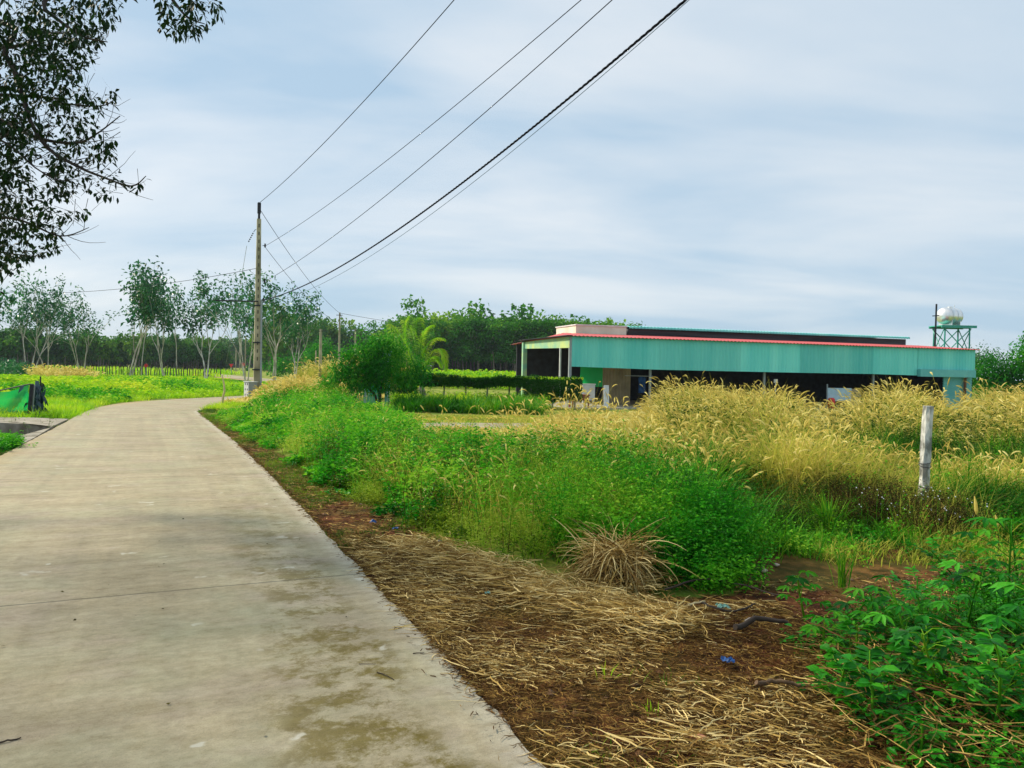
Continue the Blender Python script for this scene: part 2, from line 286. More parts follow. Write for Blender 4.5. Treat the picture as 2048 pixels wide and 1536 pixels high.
def gz(x, y):
    x = np.asarray(x, float); y = np.asarray(y, float)
    z = (vn(x, y, .9)-.5)*.06+(vn(x+9, y+4, 3.1)-.5)*.025
    z = z*np.clip(np.hypot(x, y)/6, .4, 1)-.03
    inr = inpoly(x, y, ROADPOLY); z = np.where(inr, -.10, z)
    z = np.where(inpoly(x, y, TRENCH), -.8, z)
    far = np.clip((np.hypot(x, y)-60)/200, 0, 1); return z*(1-far)-.03*far
gx = np.sinh(np.linspace(-9.2, 9.2, 560))*.28; gy = np.sinh(np.linspace(-4.5, 9.2, 460))*.30+3.0
XX, YY = np.meshgrid(gx, gy); ZZ = gz(XX, YY)
V = np.stack([XX, YY, ZZ], -1).reshape(-1, 3); nx = len(gx); ny = len(gy)
i = (np.arange(ny-1)[:, None]*nx+np.arange(nx-1)[None]).reshape(-1)
# soil mask (where the bare red earth lies) as a vertex value of the ground itself
WEEDLINE = [(-11.9, 27), (-8.9, 23.3), (-5.6, 16.6), (-3.7, 13), (-2.15, 9.8), (-.75, 7.6), (-.1, 6.35), (.45, 5.6), (.95, 5.5), (1.77, 5.75), (1.9, 7.6), (4.6, 8.3), (9, 8.6)]
SOILPOLY = WEEDLINE+[(9, -3), (3, -3)]+[tuple(p) for p in R_[0:48*8:16]]
soil = np.where(inpoly(XX, YY, SOILPOLY), 1.0, 0.0)
soil = np.where((XX < -9.3) & (XX > -16) & (YY > 13.5) & (YY < 19.3), 1.0, soil); soil = np.clip(soil+((vn(XX, YY, 1.3)-.5)*.5)*(soil > .5), 0, 1)
mb = MB(); mb.add(V, np.stack([i, i+1, i+nx+1, i+nx], 1), soil.ravel(), 0)
m, n, l = mat('earth'); o = n.new('ShaderNodeOutputMaterial'); p = n.new('ShaderNodeBsdfPrincipled'); l.new(p.outputs[0], o.inputs[0]); p.inputs['Roughness'].default_value = .95; p.inputs['Specular IOR Level'].default_value = .1
g = n.new('ShaderNodeNewGeometry'); a = n.new('ShaderNodeAttribute'); a.attribute_name = 'rnd'
def noise(sc_, det=5, src=None, rg=.5):
    q = n.new('ShaderNodeTexNoise'); q.inputs['Scale'].default_value = sc_; q.inputs['Detail'].default_value = det; q.inputs['Roughness'].default_value = rg; l.new(src or g.outputs['Position'], q.inputs[0]); return q.outputs[0]
def ramp(f, stops):
    r = n.new('ShaderNodeValToRGB'); e = r.color_ramp.elements
    for k_, (po, co) in enumerate(stops):
        q = e[0] if k_ == 0 else e[-1] if k_ == len(stops)-1 else e.new(po); q.position = po; q.color = (*co, 1)
    l.new(f, r.inputs[0]); return r.outputs[0]
def mixc(f, a_, b_, mode='MIX'):
    q = n.new('ShaderNodeMixRGB'); q.blend_type = mode
    for k_, s_ in enumerate((f, a_, b_)):
        if hasattr(s_, 'links') or not isinstance(s_, (int, float, tuple)): l.new(s_, q.inputs[k_])
        elif isinstance(s_, tuple): q.inputs[k_].default_value = (*s_, 1)
        else: q.inputs[k_].default_value = s_
    return q.outputs[0]
s1 = ramp(noise(7, 10, rg=.65), [(.3, (.014, .006, .003)), (.48, (.065, .022, .008)), (.62, (.16, .06, .022)), (.8, (.30, .14, .06))])
s2 = ramp(noise(1.3, 6), [(.35, (.10, .16, .02)), (.55, (.22, .26, .04)), (.7, (.30, .27, .07))])
moss = ramp(noise(.9, 4), [(.52, (0, 0, 0)), (.68, (1, 1, 1))])
s1 = mixc(moss, s1, (.10, .085, .02)); c = mixc(a.outputs['Fac'], s2, s1); l.new(c, p.inputs['Base Color'])
b = n.new('ShaderNodeBump'); b.inputs['Strength'].default_value = .7; b.inputs['Distance'].default_value = .03; l.new(noise(14, 9, rg=.7), b.inputs['Height']); l.new(b.outputs[0], p.inputs['Normal'])
gr = mb.build('ground', m, smooth=True); tag(gr, 'red brown earth and grassy ground beside the concrete road', 'ground', kind='structure')
# the concrete road: a slab with a worn edge
k = len(RS); nu = 9; mb = MB(); us = np.linspace(0, 1, nu)
jr = (vn(np.arange(k)*.35, np.zeros(k))-.5)*.030+(vn(np.arange(k)*1.3, np.ones(k)*9)-.5)*.022*(vn(np.arange(k)*.12, np.ones(k)*3) > .4); jl = (vn(np.arange(k)*.7, np.ones(k)*5)-.5)*.02
ww = np.linalg.norm(R_-L_, axis=1); cx_ = (R_-L_)/ww[:, None]; Re = R_+cx_*jr[:, None]; Le = L_-cx_*jl[:, None]
# finer steps where near
V = Le[:, None]+(Re-Le)[:, None]*us[None, :, None]; V = np.concatenate([V, np.zeros((k, nu, 1))], -1)
low = V[:, [0, -1]].copy(); low[:, :, 2] = -.16; V = np.concatenate([low[:, :1], V, low[:, 1:]], 1); nv = nu+2
i = (np.arange(k-1)[:, None]*nv+np.arange(nv-1)[None]).reshape(-1)
arc = np.concatenate([[0], np.cumsum(np.linalg.norm(np.diff((R_+L_)/2, axis=0), axis=1))])
U = np.concatenate([[0], us, [1]])[None]*ww[:, None]       # metres from the left edge
U = ww[:, None]-U                                           # metres from the right edge
mb.add(V.reshape(-1, 3), np.stack([i, i+nv, i+nv+1, i+1], 1)[:, ::-1], U.ravel(), np.repeat(arc, nv))
m, n, l = mat('road_concrete'); o = n.new('ShaderNodeOutputMaterial'); p = n.new('ShaderNodeBsdfPrincipled'); l.new(p.outputs[0], o.inputs[0]); p.inputs['Roughness'].default_value = .8; p.inputs['Specular IOR Level'].default_value = .25
g = n.new('ShaderNodeNewGeometry'); au = n.new('ShaderNodeAttribute'); au.attribute_name = 'rnd'; av = n.new('ShaderNodeAttribute'); av.attribute_name = 'tt'
def comb(su, sv_):
    c_ = n.new('ShaderNodeCombineXYZ'); x_ = n.new('ShaderNodeMath'); x_.operation = 'MULTIPLY'; x_.inputs[1].default_value = su; y_ = n.new('ShaderNodeMath'); y_.operation = 'MULTIPLY'; y_.inputs[1].default_value = sv_
    l.new(au.outputs['Fac'], x_.inputs[0]); l.new(av.outputs['Fac'], y_.inputs[0]); l.new(x_.outputs[0], c_.inputs[0]); l.new(y_.outputs[0], c_.inputs[1]); return c_.outputs[0]
def math_(op, a_, b_=None):
    q = n.new('ShaderNodeMath'); q.operation = op
    for k_, s_ in enumerate((a_, b_)):
        if s_ is None: continue
        if isinstance(s_, (int, float)): q.inputs[k_].default_value = s_
        else: l.new(s_, q.inputs[k_])
    return q.outputs[0]
base = ramp(noise(1.0, 8, comb(.9, 1.6), .6), [(.28, (.285, .243, .160)), (.5, (.375, .327, .225)), (.72, (.455, .40, .285))])
streak = ramp(noise(1.0, 5, comb(.55, 7.0), .6), [(.3, (.80, .78, .72)), (.62, (1, 1, 1))]); base = mixc(.8, base, streak, 'MULTIPLY')
tracks = ramp(noise(1.0, 4, comb(5.5, .12), .55), [(.35, (.86, .86, .86)), (.65, (1.06, 1.05, 1.02))]); base = mixc(.7, base, tracks, 'MULTIPLY')
fine = ramp(noise(38, 6, g.outputs['Position'], .7), [(.3, (.80, .80, .80)), (.7, (1.1, 1.1, 1.1))]); base = mixc(.8, base, fine, 'MULTIPLY')
greenish = ramp(noise(.8, 6, comb(1, .9), .65), [(.45, (0, 0, 0)), (.65, (1, 1, 1))]); base = mixc(math_('MULTIPLY', greenish, .45), base, (.30, .32, .21))
mauve = ramp(noise(1.3, 6, comb(.8, 1.3), .6), [(.52, (0, 0, 0)), (.68, (1, 1, 1))]); base = mixc(math_('MULTIPLY', mauve, .35), base, (.36, .28, .25))
# moss and dirt in a band near the right edge
bandd = ramp(math_('ADD', au.outputs['Fac'], math_('MULTIPLY', math_('SUBTRACT', noise(.7, 4, comb(.4, .5)), .5), 1.2)), [(.18, (0, 0, 0)), (.36, (1, 1, 1)), (.8, (.8, .8, .8)), (1.0, (.12, .12, .12))])
mossn = ramp(noise(3.2, 10, comb(1, 1), .78), [(.46, (0, 0, 0)), (.56, (1, 1, 1))])
nearf = ramp(math_('MULTIPLY', av.outputs['Fac'], .03), [(.22, (1, 1, 1)), (.40, (.22, .22, .22))]); mossf = math_('MULTIPLY', math_('MULTIPLY', math_('MULTIPLY', bandd, nearf), mossn), .95); base = mixc(mossf, base, (.13, .098, .012))
edge = ramp(math_('ADD', au.outputs['Fac'], math_('MULTIPLY', noise(3, 4, comb(1, 1)), .1)), [(.08, (1, 1, 1)), (.22, (0, 0, 0))]); base = mixc(math_('MULTIPLY', edge, .45), base, (.50, .47, .40))
# yellow-brown silt on the far left edge
lf = ramp(math_('ADD', au.outputs['Fac'], math_('MULTIPLY', noise(2.0, 5, comb(.3, 2)), 1.2)), [(.0, (0, 0, 0)), (1.0, (0, 0, 0))])
silt = math_('MULTIPLY', ramp(math_('MULTIPLY', math_('ADD', au.outputs['Fac'], noise(1.0, 5, comb(.5, 3.0))), .2), [(.80, (0, 0, 0)), (.93, (1, 1, 1))]), .6); base = mixc(silt, base, (.40, .27, .09))
grit = ramp(noise(150, 3, g.outputs['Position'], .6), [(.30, (.55, .53, .48)), (.45, (1, 1, 1)), (.62, (1, 1, 1)), (.72, (1.25, 1.25, 1.2))]); base = mixc(.75, base, grit, 'MULTIPLY')
mott = ramp(noise(9, 9, comb(1, 1.5), .72), [(.32, (.72, .69, .60)), (.55, (1.02, 1.02, 1.0)), (.72, (1.15, 1.14, 1.08))]); base = mixc(.85, base, mott, 'MULTIPLY')
# pale patches of broken skin
vor = n.new('ShaderNodeTexVoronoi'); vor.inputs['Scale'].default_value = 3.4; vor.inputs['Randomness'].default_value = 1; wv = n.new('ShaderNodeVectorMath'); wv.operation = 'ADD'
nz = n.new('ShaderNodeTexNoise'); nz.inputs['Scale'].default_value = 7; l.new(comb(1, 1), nz.inputs[0]); sc2 = n.new('ShaderNodeVectorMath'); sc2.operation = 'SCALE'; sc2.inputs['Scale'].default_value = .25; l.new(nz.outputs['Color'], sc2.inputs[0]); l.new(comb(.7, 1), wv.inputs[0]); l.new(sc2.outputs[0], wv.inputs[1]); l.new(wv.outputs[0], vor.inputs['Vector'])
pat = ramp(vor.outputs['Distance'], [(.10, (1, 1, 1)), (.16, (0, 0, 0))]); pm = ramp(noise(.9, 2, comb(1, 1)), [(.5, (0, 0, 0)), (.58, (1, 1, 1))]); base = mixc(math_('MULTIPLY', math_('MULTIPLY', pat, pm), .5), base, (.58, .57, .50))
# expansion joints every 5.4 m and a lengthwise seam
fr = math_('ABSOLUTE', math_('SUBTRACT', math_('FRACT', math_('DIVIDE', math_('ADD', av.outputs['Fac'], JOFF if 'JOFF' in globals() else 0.0), 6.0)), .5))
wob = math_('MULTIPLY', math_('SUBTRACT', noise(4, 3, comb(1, 1)), .5), .0015)
jm = math_('LESS_THAN', math_('ADD', fr, wob), .0017); base = mixc(math_('MULTIPLY', jm, .75), base, (.10, .09, .06))
l.new(base, p.inputs['Base Color'])
hh = math_('ADD', noise(60, 8, g.outputs['Position'], .7), math_('ADD', math_('MULTIPLY', noise(1, 6, comb(2, 26), .6), .8), math_('MULTIPLY', jm, -3.0)))
b = n.new('ShaderNodeBump'); b.inputs['Strength'].default_value = .45; b.inputs['Distance'].default_value = .006; l.new(hh, b.inputs['Height']); l.new(b.outputs[0], p.inputs['Normal'])
rd = mb.build('road', m); tag(rd, 'pale concrete country road curving away to the right', 'road', kind='structure')
# side driveway slab and the wedge of concrete by the trench
def slab(name, pts, z0, z1, mt, label, cat, kind):
    mb = MB(); k = len(pts); a = np.array([[*q[:2], z1] for q in pts]); b_ = a.copy(); b_[:, 2] = z0
    V = np.concatenate([a, b_, [a.mean(0)]]); F = [[q, (q+1) % k, 2*k] for q in range(k)]
    mb.add(V, F); mb.add(V, [[(q+1) % k, q, q+k, (q+1) % k+k] for q in range(k)])
    o = mb.build(name, mt); o.data.update(); return tag(o, label, cat, kind=kind)
slab('path', [G(-300, 829), G(0, 833), G(124, 837.5), G(137, 838), G(103, 853.5), G(80, 850), G(0, 845.5), G(-300, 844)], -1.0, .004, M['slabgrey'], 'flat concrete driveway slab in front of the green net', 'driveway', 'structure')
slab('kerb', [G(103, 855), G(88, 859), G(40, 872), G(8, 884), G(45, 888), G(70, 875)], -1.0, .006, M['slabgrey'], 'short grey concrete wedge between trench and road', 'kerb', 'structure')
slab('yard', [G(880, 846), G(1290, 848), G(1400, 856), G(1290, 862), G(1000, 862), G(820, 858), G(780, 850)], -.3, .012, solid('grey_yard', (.36, .31, .24), .95, col2=(.25, .22, .13), scale=2), 'pale bare dirt track in front of the dark hedge', 'track', 'structure')
# ------------------------------------------------------------------ building
bO = P(1142, 672, 33.7); bO[2] = 0; bR = P(1950, 700, 40.3); e1 = (bR-bO); e1[2] = 0; BL = np.linalg.norm(e1); e1 /= BL; e2 = np.array([-e1[1], e1[0], 0])
def B(s, t, z): return bO+e1*s+e2*t+np.array([0, 0, z])
def BF(V): return bO+V[:, :1]*e1+V[:, 1:2]*e2+V[:, 2:]*np.array([0, 0, 1.0])
def bl(px, py, t):                        # the (s, z) a sight line meets in the wall plane t metres behind the front
    d = ray(px, py); o_ = np.array([0, 0, CH]); k = ((bO+e2*t-o_)@e2)/(d@e2); q = o_+d*k; return (q-bO)@e1, q[2]
shed = thing('shed', 'long low farm shed with teal corrugated front and red roof', 'shed', tuple(bO))
zt = bl(1142, 672, 0)[1]; zt2 = bl(1950, 700, 0)[1]; zb = bl(1142, 733, 0)[1]
def corr(mb, s0, s1, zb_, zt_, t, pitch=.19, amp=.022, r0=.5):
    kk = int((s1-s0)/pitch*4); s = np.linspace(s0, s1, kk+1); ph = (np.arange(kk+1) % 4); tt = t+np.array([0, -amp, 0, amp*.2])[ph]
    zb_ = np.interp(s, [s0, s1], zb_); zt_ = np.interp(s, [s0, s1], zt_)
    V = np.concatenate([BF(np.stack([s, tt, zb_], 1)), BF(np.stack([s, tt, zt_], 1))]); a = np.arange(kk)
    mb.add(V, np.stack([a, a+1, a+kk+2, a+kk+1], 1), r0)
    V2 = V+e2*.006; mb.add(V2, np.stack([a+1, a, a+kk+1, a+kk+2], 1), r0)
mb = MB(); sb = [bl(1142, 733, 0), bl(1315, 738, 0), bl(1318, 739.5, 0), bl(1480, 743, 0), bl(1600, 745.5, 0), bl(1745, 748, 0), bl(1834, 751, 0), bl(1836, 741, 0), bl(1949, 742, 0)]
zT = lambda s: zt+(zt2-zt)*s/BL
cuts = [(0, 2), (2, 3), (3, 4), (4, 5), (5, 7), (7, 8)]
for q, (a, b_) in enumerate(cuts):
    corr(mb, sb[a][0]-(.03 if q else 0), sb[b_][0], [sb[a][1], sb[min(b_, 6) if b_ < 8 else 8][1]], [zT(sb[a][0]), zT(sb[b_][0])], -.015*(q % 2), r0=random.random())
fp = mb.build('front_panel', M['teal'], shed)
# roof (front slope, ridge, back slope, left hip)
roofz = lambda t: zt+.02+.076*t
mb = MB(); s0, s1 = -.15, BL+.15; kk = int((s1-s0)/.19*2); s = np.linspace(s0, s1, kk+1); wv_ = np.where(np.arange(kk+1) % 2, .022, -.012)
for (ta, tb, f) in ((-.18, 3.9, lambda t: roofz(t)), (3.9, 8.6, lambda t: roofz(3.9)-.10*(t-3.9))):
    za = f(ta)+(zT(s)-zt)+wv_; zb2 = f(tb)+(zT(s)-zt)+wv_
    if ta < 0: # hip towards the left end
        zb2 = np.minimum(zb2, zt+.03+np.clip(s-.1, 0, 9)*.30+wv_)
    else: za = np.minimum(za, zt+.03+np.clip(s-.1, 0, 9)*.30+wv_); zb2 = np.minimum(zb2, zt-.02+wv_)
    V = np.concatenate([BF(np.stack([s, np.full(kk+1, ta), za], 1)), BF(np.stack([s, np.full(kk+1, tb), zb2], 1))]); a = np.arange(kk)
    mb.add(V, np.stack([a, a+1, a+kk+2, a+kk+1], 1)); mb.add(V-[0, 0, .012], np.stack([a+1, a, a+kk+1, a+kk+2], 1))
mb.build('roof', M['red'], shed)
# clerestory with its dark band and teal roof
cs0, cz0 = bl(1256, 652, 4.4); cs1, cz1 = bl(1812, 672, 4.4)
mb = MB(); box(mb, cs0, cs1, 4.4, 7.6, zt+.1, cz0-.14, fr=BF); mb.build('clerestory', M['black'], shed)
mb = MB(); kk = int((cs1-cs0)/.19*2); s = np.linspace(cs0-.05, cs1+.05, kk+1); wv_ = np.where(np.arange(kk+1) % 2, .02, -.012); zz = cz0-.03+wv_
V = np.concatenate([BF(np.stack([s, np.full(kk+1, 4.15), zz-.10], 1)), BF(np.stack([s, np.full(kk+1, 4.15), zz], 1)), BF(np.stack([s, np.full(kk+1, 6.2), zz+.12], 1)), BF(np.stack([s, np.full(kk+1, 8.0), zz-.05], 1))]); a = np.arange(kk); w1 = kk+1
for q in range(3): mb.add(V, np.stack([a+q*w1, a+1+q*w1, a+1+(q+1)*w1, a+(q+1)*w1], 1))
mb.build('clerestory_roof', M['teal'], shed)
ws0, wz = bl(1152, 649, 4.0); ws1, wz1 = bl(1253, 651, 4.0)
mb = MB(); box(mb, ws0, ws1, 4.0, 6.8, zt-.1, wz-.04, fr=BF); mb.build('end_wall', M['cream'], shed)
mb = MB(); box(mb, ws0-.04, ws1+.04, 3.96, 6.84, wz-.038, wz+.02, fr=BF); mb.build('wall_cap', M['white'], shed)
# left end: lime gable band, corner posts, dark bay
mb = MB(); tt_ = 6.6
V = np.array([[-.02, 0, zt-.02], [-.02, tt_, zt-.08], [-.02, tt_, zt-.42], [-.02, 0, zt-.52], [-.06, 0, zt-.02], [-.06, tt_, zt-.08], [-.06, tt_, zt-.42], [-.06, 0, zt-.52]])
mb.add(BF(V), [[0, 1, 2, 3], [7, 6, 5, 4], [0, 4, 5, 1], [3, 2, 6, 7], [0, 3, 7, 4], [1, 5, 6, 2]]); mb.build('gable_band', M['limes'], shed)
mb = MB(); box(mb, -.25, .0, -.2, 6.9, zt+.0, zt+.035, fr=BF); mb.build('roof_edge', M['dark'], shed)
for (s_, t_, w_, mt, zz_) in ((0.0, .05, .06, 'post', zt-.05), (-.03, 1.2, .035, 'white', zt-.5), (-.03, 6.5, .11, 'limes', zt-.1)):
    mb = MB(); box(mb, s_-w_, s_+w_, t_-w_, t_+w_, 0, zz_, fr=BF); mb.build('post', M[mt], shed)
for px in (1300, 1528, 1746, 1940):
    s_, _ = bl(px, 760, .35); mb = MB(); box(mb, s_-.045, s_+.045, .3, .39, 0, zt-.2, fr=BF); mb.build('post', M['post'], shed)
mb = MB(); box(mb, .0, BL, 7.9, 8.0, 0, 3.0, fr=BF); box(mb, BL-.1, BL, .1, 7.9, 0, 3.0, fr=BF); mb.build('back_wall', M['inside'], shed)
mb = MB(); box(mb, -.3, BL+.2, -.6, 8.1, -.1, .03, fr=BF); mb.build('floor_slab', M['concrete'], shed)
s_, z_ = bl(1205, 742, 3.0); s2_, _ = bl(1250, 742, 3.0); mb = MB(); corr(mb, s_, s2_+.3, [0.03, .03], [2.9, 2.9], 3.0, .16, .02); mb.build('partition', M['beige'], shed)
sa, _ = bl(1836, 745, -.1); sb_, _ = bl(1946, 745, -.1); za_ = bl(1890, 739.5, -.1)[1]; zb_ = bl(1890, 754, -.1)[1]
mb = MB(); box(mb, sa, sb_, -.28, -.06, zb_, za_, fr=BF); hb = mb.build('shutter_box', M['ltteal'], shed)
s3, _ = bl(1886, 770, .05); s4, _ = bl(1942, 770, .05); mb = MB(); kk = 26; zz = np.linspace(0.03, zb_, kk+1)
for q in range(kk): box(mb, s3, s4, .0+.02*(q % 2), .06+.02*(q % 2), zz[q], zz[q+1]-.003, fr=BF)
sh = mb.build('roller_shutter', M['ltteal'], shed)
s5, _ = bl(1930, 770, -.12); mb = MB(); tube(mb, [B(s5, -.12, 0), B(s5, -.12, .9), B(s5, -.12, 1.62), B(s5+.12, -.12, 1.75)], .075, 8); mb.build('drain_pipe', solid('rusty_pipe', (.16, .07, .04), .8), shed)
# things standing in the open front of the shed
def at(px, py, t): s_, z_ = bl(px, py, t); return s_, z_
s_, _ = at(1158, 800, -.35); lo = B(s_, -.35, 0)
tb = thing('table', 'small red wooden table standing before the open shed', 'table', tuple(lo))
mb = MB(); box(mb, s_-.42, s_+.42, -.6, -.1, .55, .60, fr=BF); mb.build('tabletop', M['redtable'], tb)
mb = MB(); box(mb, s_-.38, s_+.38, -.56, -.14, .34, .548, fr=BF); mb.build('drawer', M['redtable'], tb)
for a in (-.38, .34):
    for b_ in (-.56, -.18): mb = MB(); box(mb, s_+a, s_+a+.05, b_, b_+.05, 0.03, .339, fr=BF); mb.build('leg', M['redtable'], tb)
s_, z_ = at(1188, 778, .7); mb = MB(); box(mb, s_-.55, s_+.05, .7, .95, .30, 1.0, fr=BF); box(mb, s_-.57, s_+.07, .66, .97, 1.003, 1.05, fr=BF); box(mb, s_-.53, s_-.48, .72, .78, .03, .298, fr=BF); box(mb, s_-.02, s_+.03, .72, .78, .03, .298, fr=BF); tag(mb.build('cabinet', M['white']), 'white low cabinet behind the red table', 'cabinet')
s_, z_ = at(1176, 760, 1.6); mb = MB(); kk = 14; sx = np.linspace(s_-.4, s_+.75, kk); V = np.concatenate([BF(np.stack([sx, 1.6+.03*np.sin(sx*9), np.full(kk, zz_)], 1)) for zz_ in (.9, 1.5, 2.1)]); a = np.arange(kk-1)
mb.add(V, np.concatenate([np.stack([a+q*kk, a+1+q*kk, a+1+(q+1)*kk, a+(q+1)*kk], 1) for q in (0, 1)])); tag(mb.build('net_curtain', M['net']), 'bright green net hanging inside the shed by its left corner', 'net')
s_, z_ = at(1214, 790, -.3); V = np.array([[s_-.14, -.3, .0], [s_+.10, -.3, .0], [s_+.24, .1, 1.0], [s_+.0, .1, 1.0]]); V = np.concatenate([V, V+[0, -.04, 0.01]]); mb = MB(); mb.add(BF(V), [[0, 1, 2, 3], [7, 6, 5, 4], [0, 4, 5, 1], [1, 5, 6, 2], [2, 6, 7, 3], [3, 7, 4, 0]]); tag(mb.build('board', M['white']), 'pale board leaning beside the tan partition', 'board')
# clothes on a line
s_, z_ = at(1282, 752, .9); zl = z_; sA, _ = at(1250, 752, .9); sB, _ = at(1298, 752, .9); mb = MB(); bar(mb, B(sA, .9, zl), B(sB+.2, .9, zl), .012); tag(mb.build('clothes_rail', M['white']), 'thin white rail hung with blue clothes under the teal front', 'rail')
mb = MB(); sc0, z0 = at(1277, 758, .9); sc1, z1 = at(1291, 786, .9); kk = 8; sx = np.linspace(sc0, sc1, kk)
rows = [(zl-.02, .55), (zl-.12, 1.0), (zl-.35, .85), (z1, .9)]; V = np.concatenate([BF(np.stack([sx.mean()+(sx-sx.mean())*w, .9+sg*.04+.03*np.sin(np.arange(kk)*2.1), np.full(kk, zz_)], 1)) for sg in (-1, 1) for zz_, w in rows]); a = np.arange(kk-1)
mb.add(V, np.concatenate([np.stack([a+q*kk, a+1+q*kk, a+1+(q+1)*kk, a+(q+1)*kk], 1) for q in (0, 1, 2, 4, 5, 6)])); tag(mb.build('shirt', M['denim'], smooth=True), 'dark blue shirt hanging on the white rail', 'shirt')
s_, z_ = at(1677, 788, -.2); s2_, _ = at(1702, 788, -.2); s1_, _ = at(1655, 788, -.2); zt_ = at(1677, 776, -.2)[1]; zb3 = at(1677, 802, -.2)[1]
bn = thing('notice_board', 'blank pale blue grey board standing before the dark opening', 'board', tuple(B(s1_, -.2, 0)))
mb = MB(); box(mb, s1_, s2_, -.23, -.2, zb3, zt_, fr=BF); mb.build('panel', M['paleblue'], bn)
for q in (s1_-.03, s2_-.05): mb = MB(); box(mb, q, q+.05, -.196, -.15, 0, zt_+.18 if q < s1_ else zt_, fr=BF); mb.build('post', M['post'], bn)
s_, z_ = at(1660, 806, -.3); mb = MB(); pr = [(0, .02), (.14, .02), (.17, .3), (.16, .5), (.1, .56)]; an = np.linspace(0, 2*np.pi, 12, endpoint=False)
c_ = B(s_, -.4, 0); V = np.array([[c_[0]+r_*math.cos(a), c_[1]+r_*math.sin(a), z] for r_, z in pr for a in an]); mb.add(V, [[q*12+w, q*12+(w+1) % 12, (q+1)*12+(w+1) % 12, (q+1)*12+w] for q in range(4) for w in range(12)]); tag(mb.build('bucket', M['signred'], smooth=True), 'red plastic bucket below the pale board', 'bucket')
s_, z_ = at(1551, 762, .2); mb = MB(); box(mb, s_-.09, s_+.09, .15, .22, z_-.09, z_+.09, fr=BF); box(mb, s_-.02, s_+.02, .17, .2, 0, z_-.092, fr=BF); tag(mb.build('meter_box', M['white']), 'small white box on a stick under the teal front', 'box')
s_, z_ = at(1712, 795, -.1); mb = MB()
for q in range(5): box(mb, s_-.3, s_+.3, -.1+.012*(q % 2), .25, .35+q*.13, .35+q*.13+.10, fr=BF)
box(mb, s_-.27, s_+.27, -.06, .22, .03, 1.0, fr=BF); tag(mb.build('crate', M['beige']), 'tan slatted crate just right of the pale blue grey board', 'crate')
# ------------------------------------------------------------------ water tank on its tower
YT = 47.0; tw = thing('tank_tower', 'turquoise steel stand with crossed braces behind the shed', 'tower', tuple(P(1905, 760, YT)*[1, 1, 0]))
pl = P(1905, 653, YT); c0 = pl[0]; zp = pl[2]; mb = MB(); box(mb, c0-1.05, c0+1.05, YT-.75, YT+.75, zp-.03, zp+.03); mb.build('platform', M['towergreen'], tw)
mb = MB()
for q in (-.7, 0, .7): box(mb, c0-1.05, c0+1.05, YT+q-.04, YT+q+.04, zp-.12, zp-.031)
mb.build('beams', M['towergreen'], tw)
cs = [(-.85, -.65), (.75, -.65), (.75, .65), (-.85, .65)]
for a, b_ in cs: mb = MB(); bar(mb, (c0+a, YT+b_, 0), (c0+a*.92, YT+b_*.92, zp-.1), .045); mb.build('leg', M['towergreen'], tw)
for q in range(4):
    a = np.array(cs[q]); b_ = np.array(cs[(q+1) % 4])
    for za, zb4 in ((1.2, 3.0), (3.0, zp-.15)):
        mb = MB(); bar(mb, (c0+a[0], YT+a[1], za), (c0+b_[0], YT+b_[1], zb4), .03); bar(mb, (c0+b_[0], YT+b_[1], za), (c0+a[0], YT+a[1], zb4), .03); mb.build('brace', M['towergreen'], tw)
tk = thing('water_tank', 'shiny stainless steel water tank lying on the turquoise stand', 'water tank', (P(1899, 633, YT)[0], YT, zp+.03))
rt = .50; ax = unit(np.array([.88, .47, 0])); ctr = np.array([P(1899, 633, YT)[0], YT, zp+.03+rt+.09]); prof = [(-.80, .03), (-.78, .22), (-.72, .38), (-.64, .47), (-.58, .5), (-.5, .5), (-.49, .515), (-.47, .515), (-.46, .5), (0, .5), (.01, .512), (.03, .512), (.04, .5), (.46, .5), (.47, .515), (.49, .515), (.5, .5), (.58, .5), (.64, .47), (.72, .38), (.78, .22), (.80, .03)]
mb = MB(); tube(mb, [ctr+ax*a for a, _ in prof], [r_ for _, r_ in prof], 32); mb.build('tank_body', M['steel'], tk, smooth=True)
sd = np.array([-ax[1], ax[0], 0])
for q in (-.4, .4):
    mb = MB(); mb2 = ctr+ax*q; V = [mb2+sd*a+np.array([0, 0, z]) for a, z in ((-.42, -rt-.09), (.42, -rt-.09), (.42, -.22), (.25, -.43), (0, -.515), (-.25, -.43), (-.42, -.22))]; V = np.array(V+[v+ax*.05 for v in V]); k_ = 7; cen = V[:7].mean(0)
    for w in range(7): mb.add([V[w], V[(w+1) % 7], V[(w+1) % 7+7], V[w+7]], [[0, 1, 2, 3]])
    mb.add(V[:7], [[0, 1, 4, 5], [1, 2, 3, 4], [0, 5, 6, 6]][:2]); mb.add(V[[0, 5, 6]], [[0, 1, 2]]); mb.build('cradle', M['steel'], tk)
mb = MB(); tube(mb, [ctr+[0, 0, .48], ctr+[0, 0, .56], ctr+[0, 0, .6]], [.16, .16, .1], 16); mb.build('lid', M['steel'], tk)
mb = MB(); tube(mb, [ctr+ax*.45+[0, 0, .4], ctr+ax*.45+[0, 0, .68], ctr+ax*.5+[0, 0, .72]], .02, 6); mb.build('vent_pipe', M['steel'], tk)
a, b_ = P(1869, 700, YT-1.2), P(1873, 608, YT-1.2); a[2] = 0
mb = MB(); bar(mb, (a[0], a[1], 0), b_, .05); bar(mb, P(1865, 632, YT-1.2), P(1878, 631, YT-1.2), .03); tag(mb.build('antenna_mast', M['dark']), 'thin dark mast standing beside the steel water tank', 'mast')
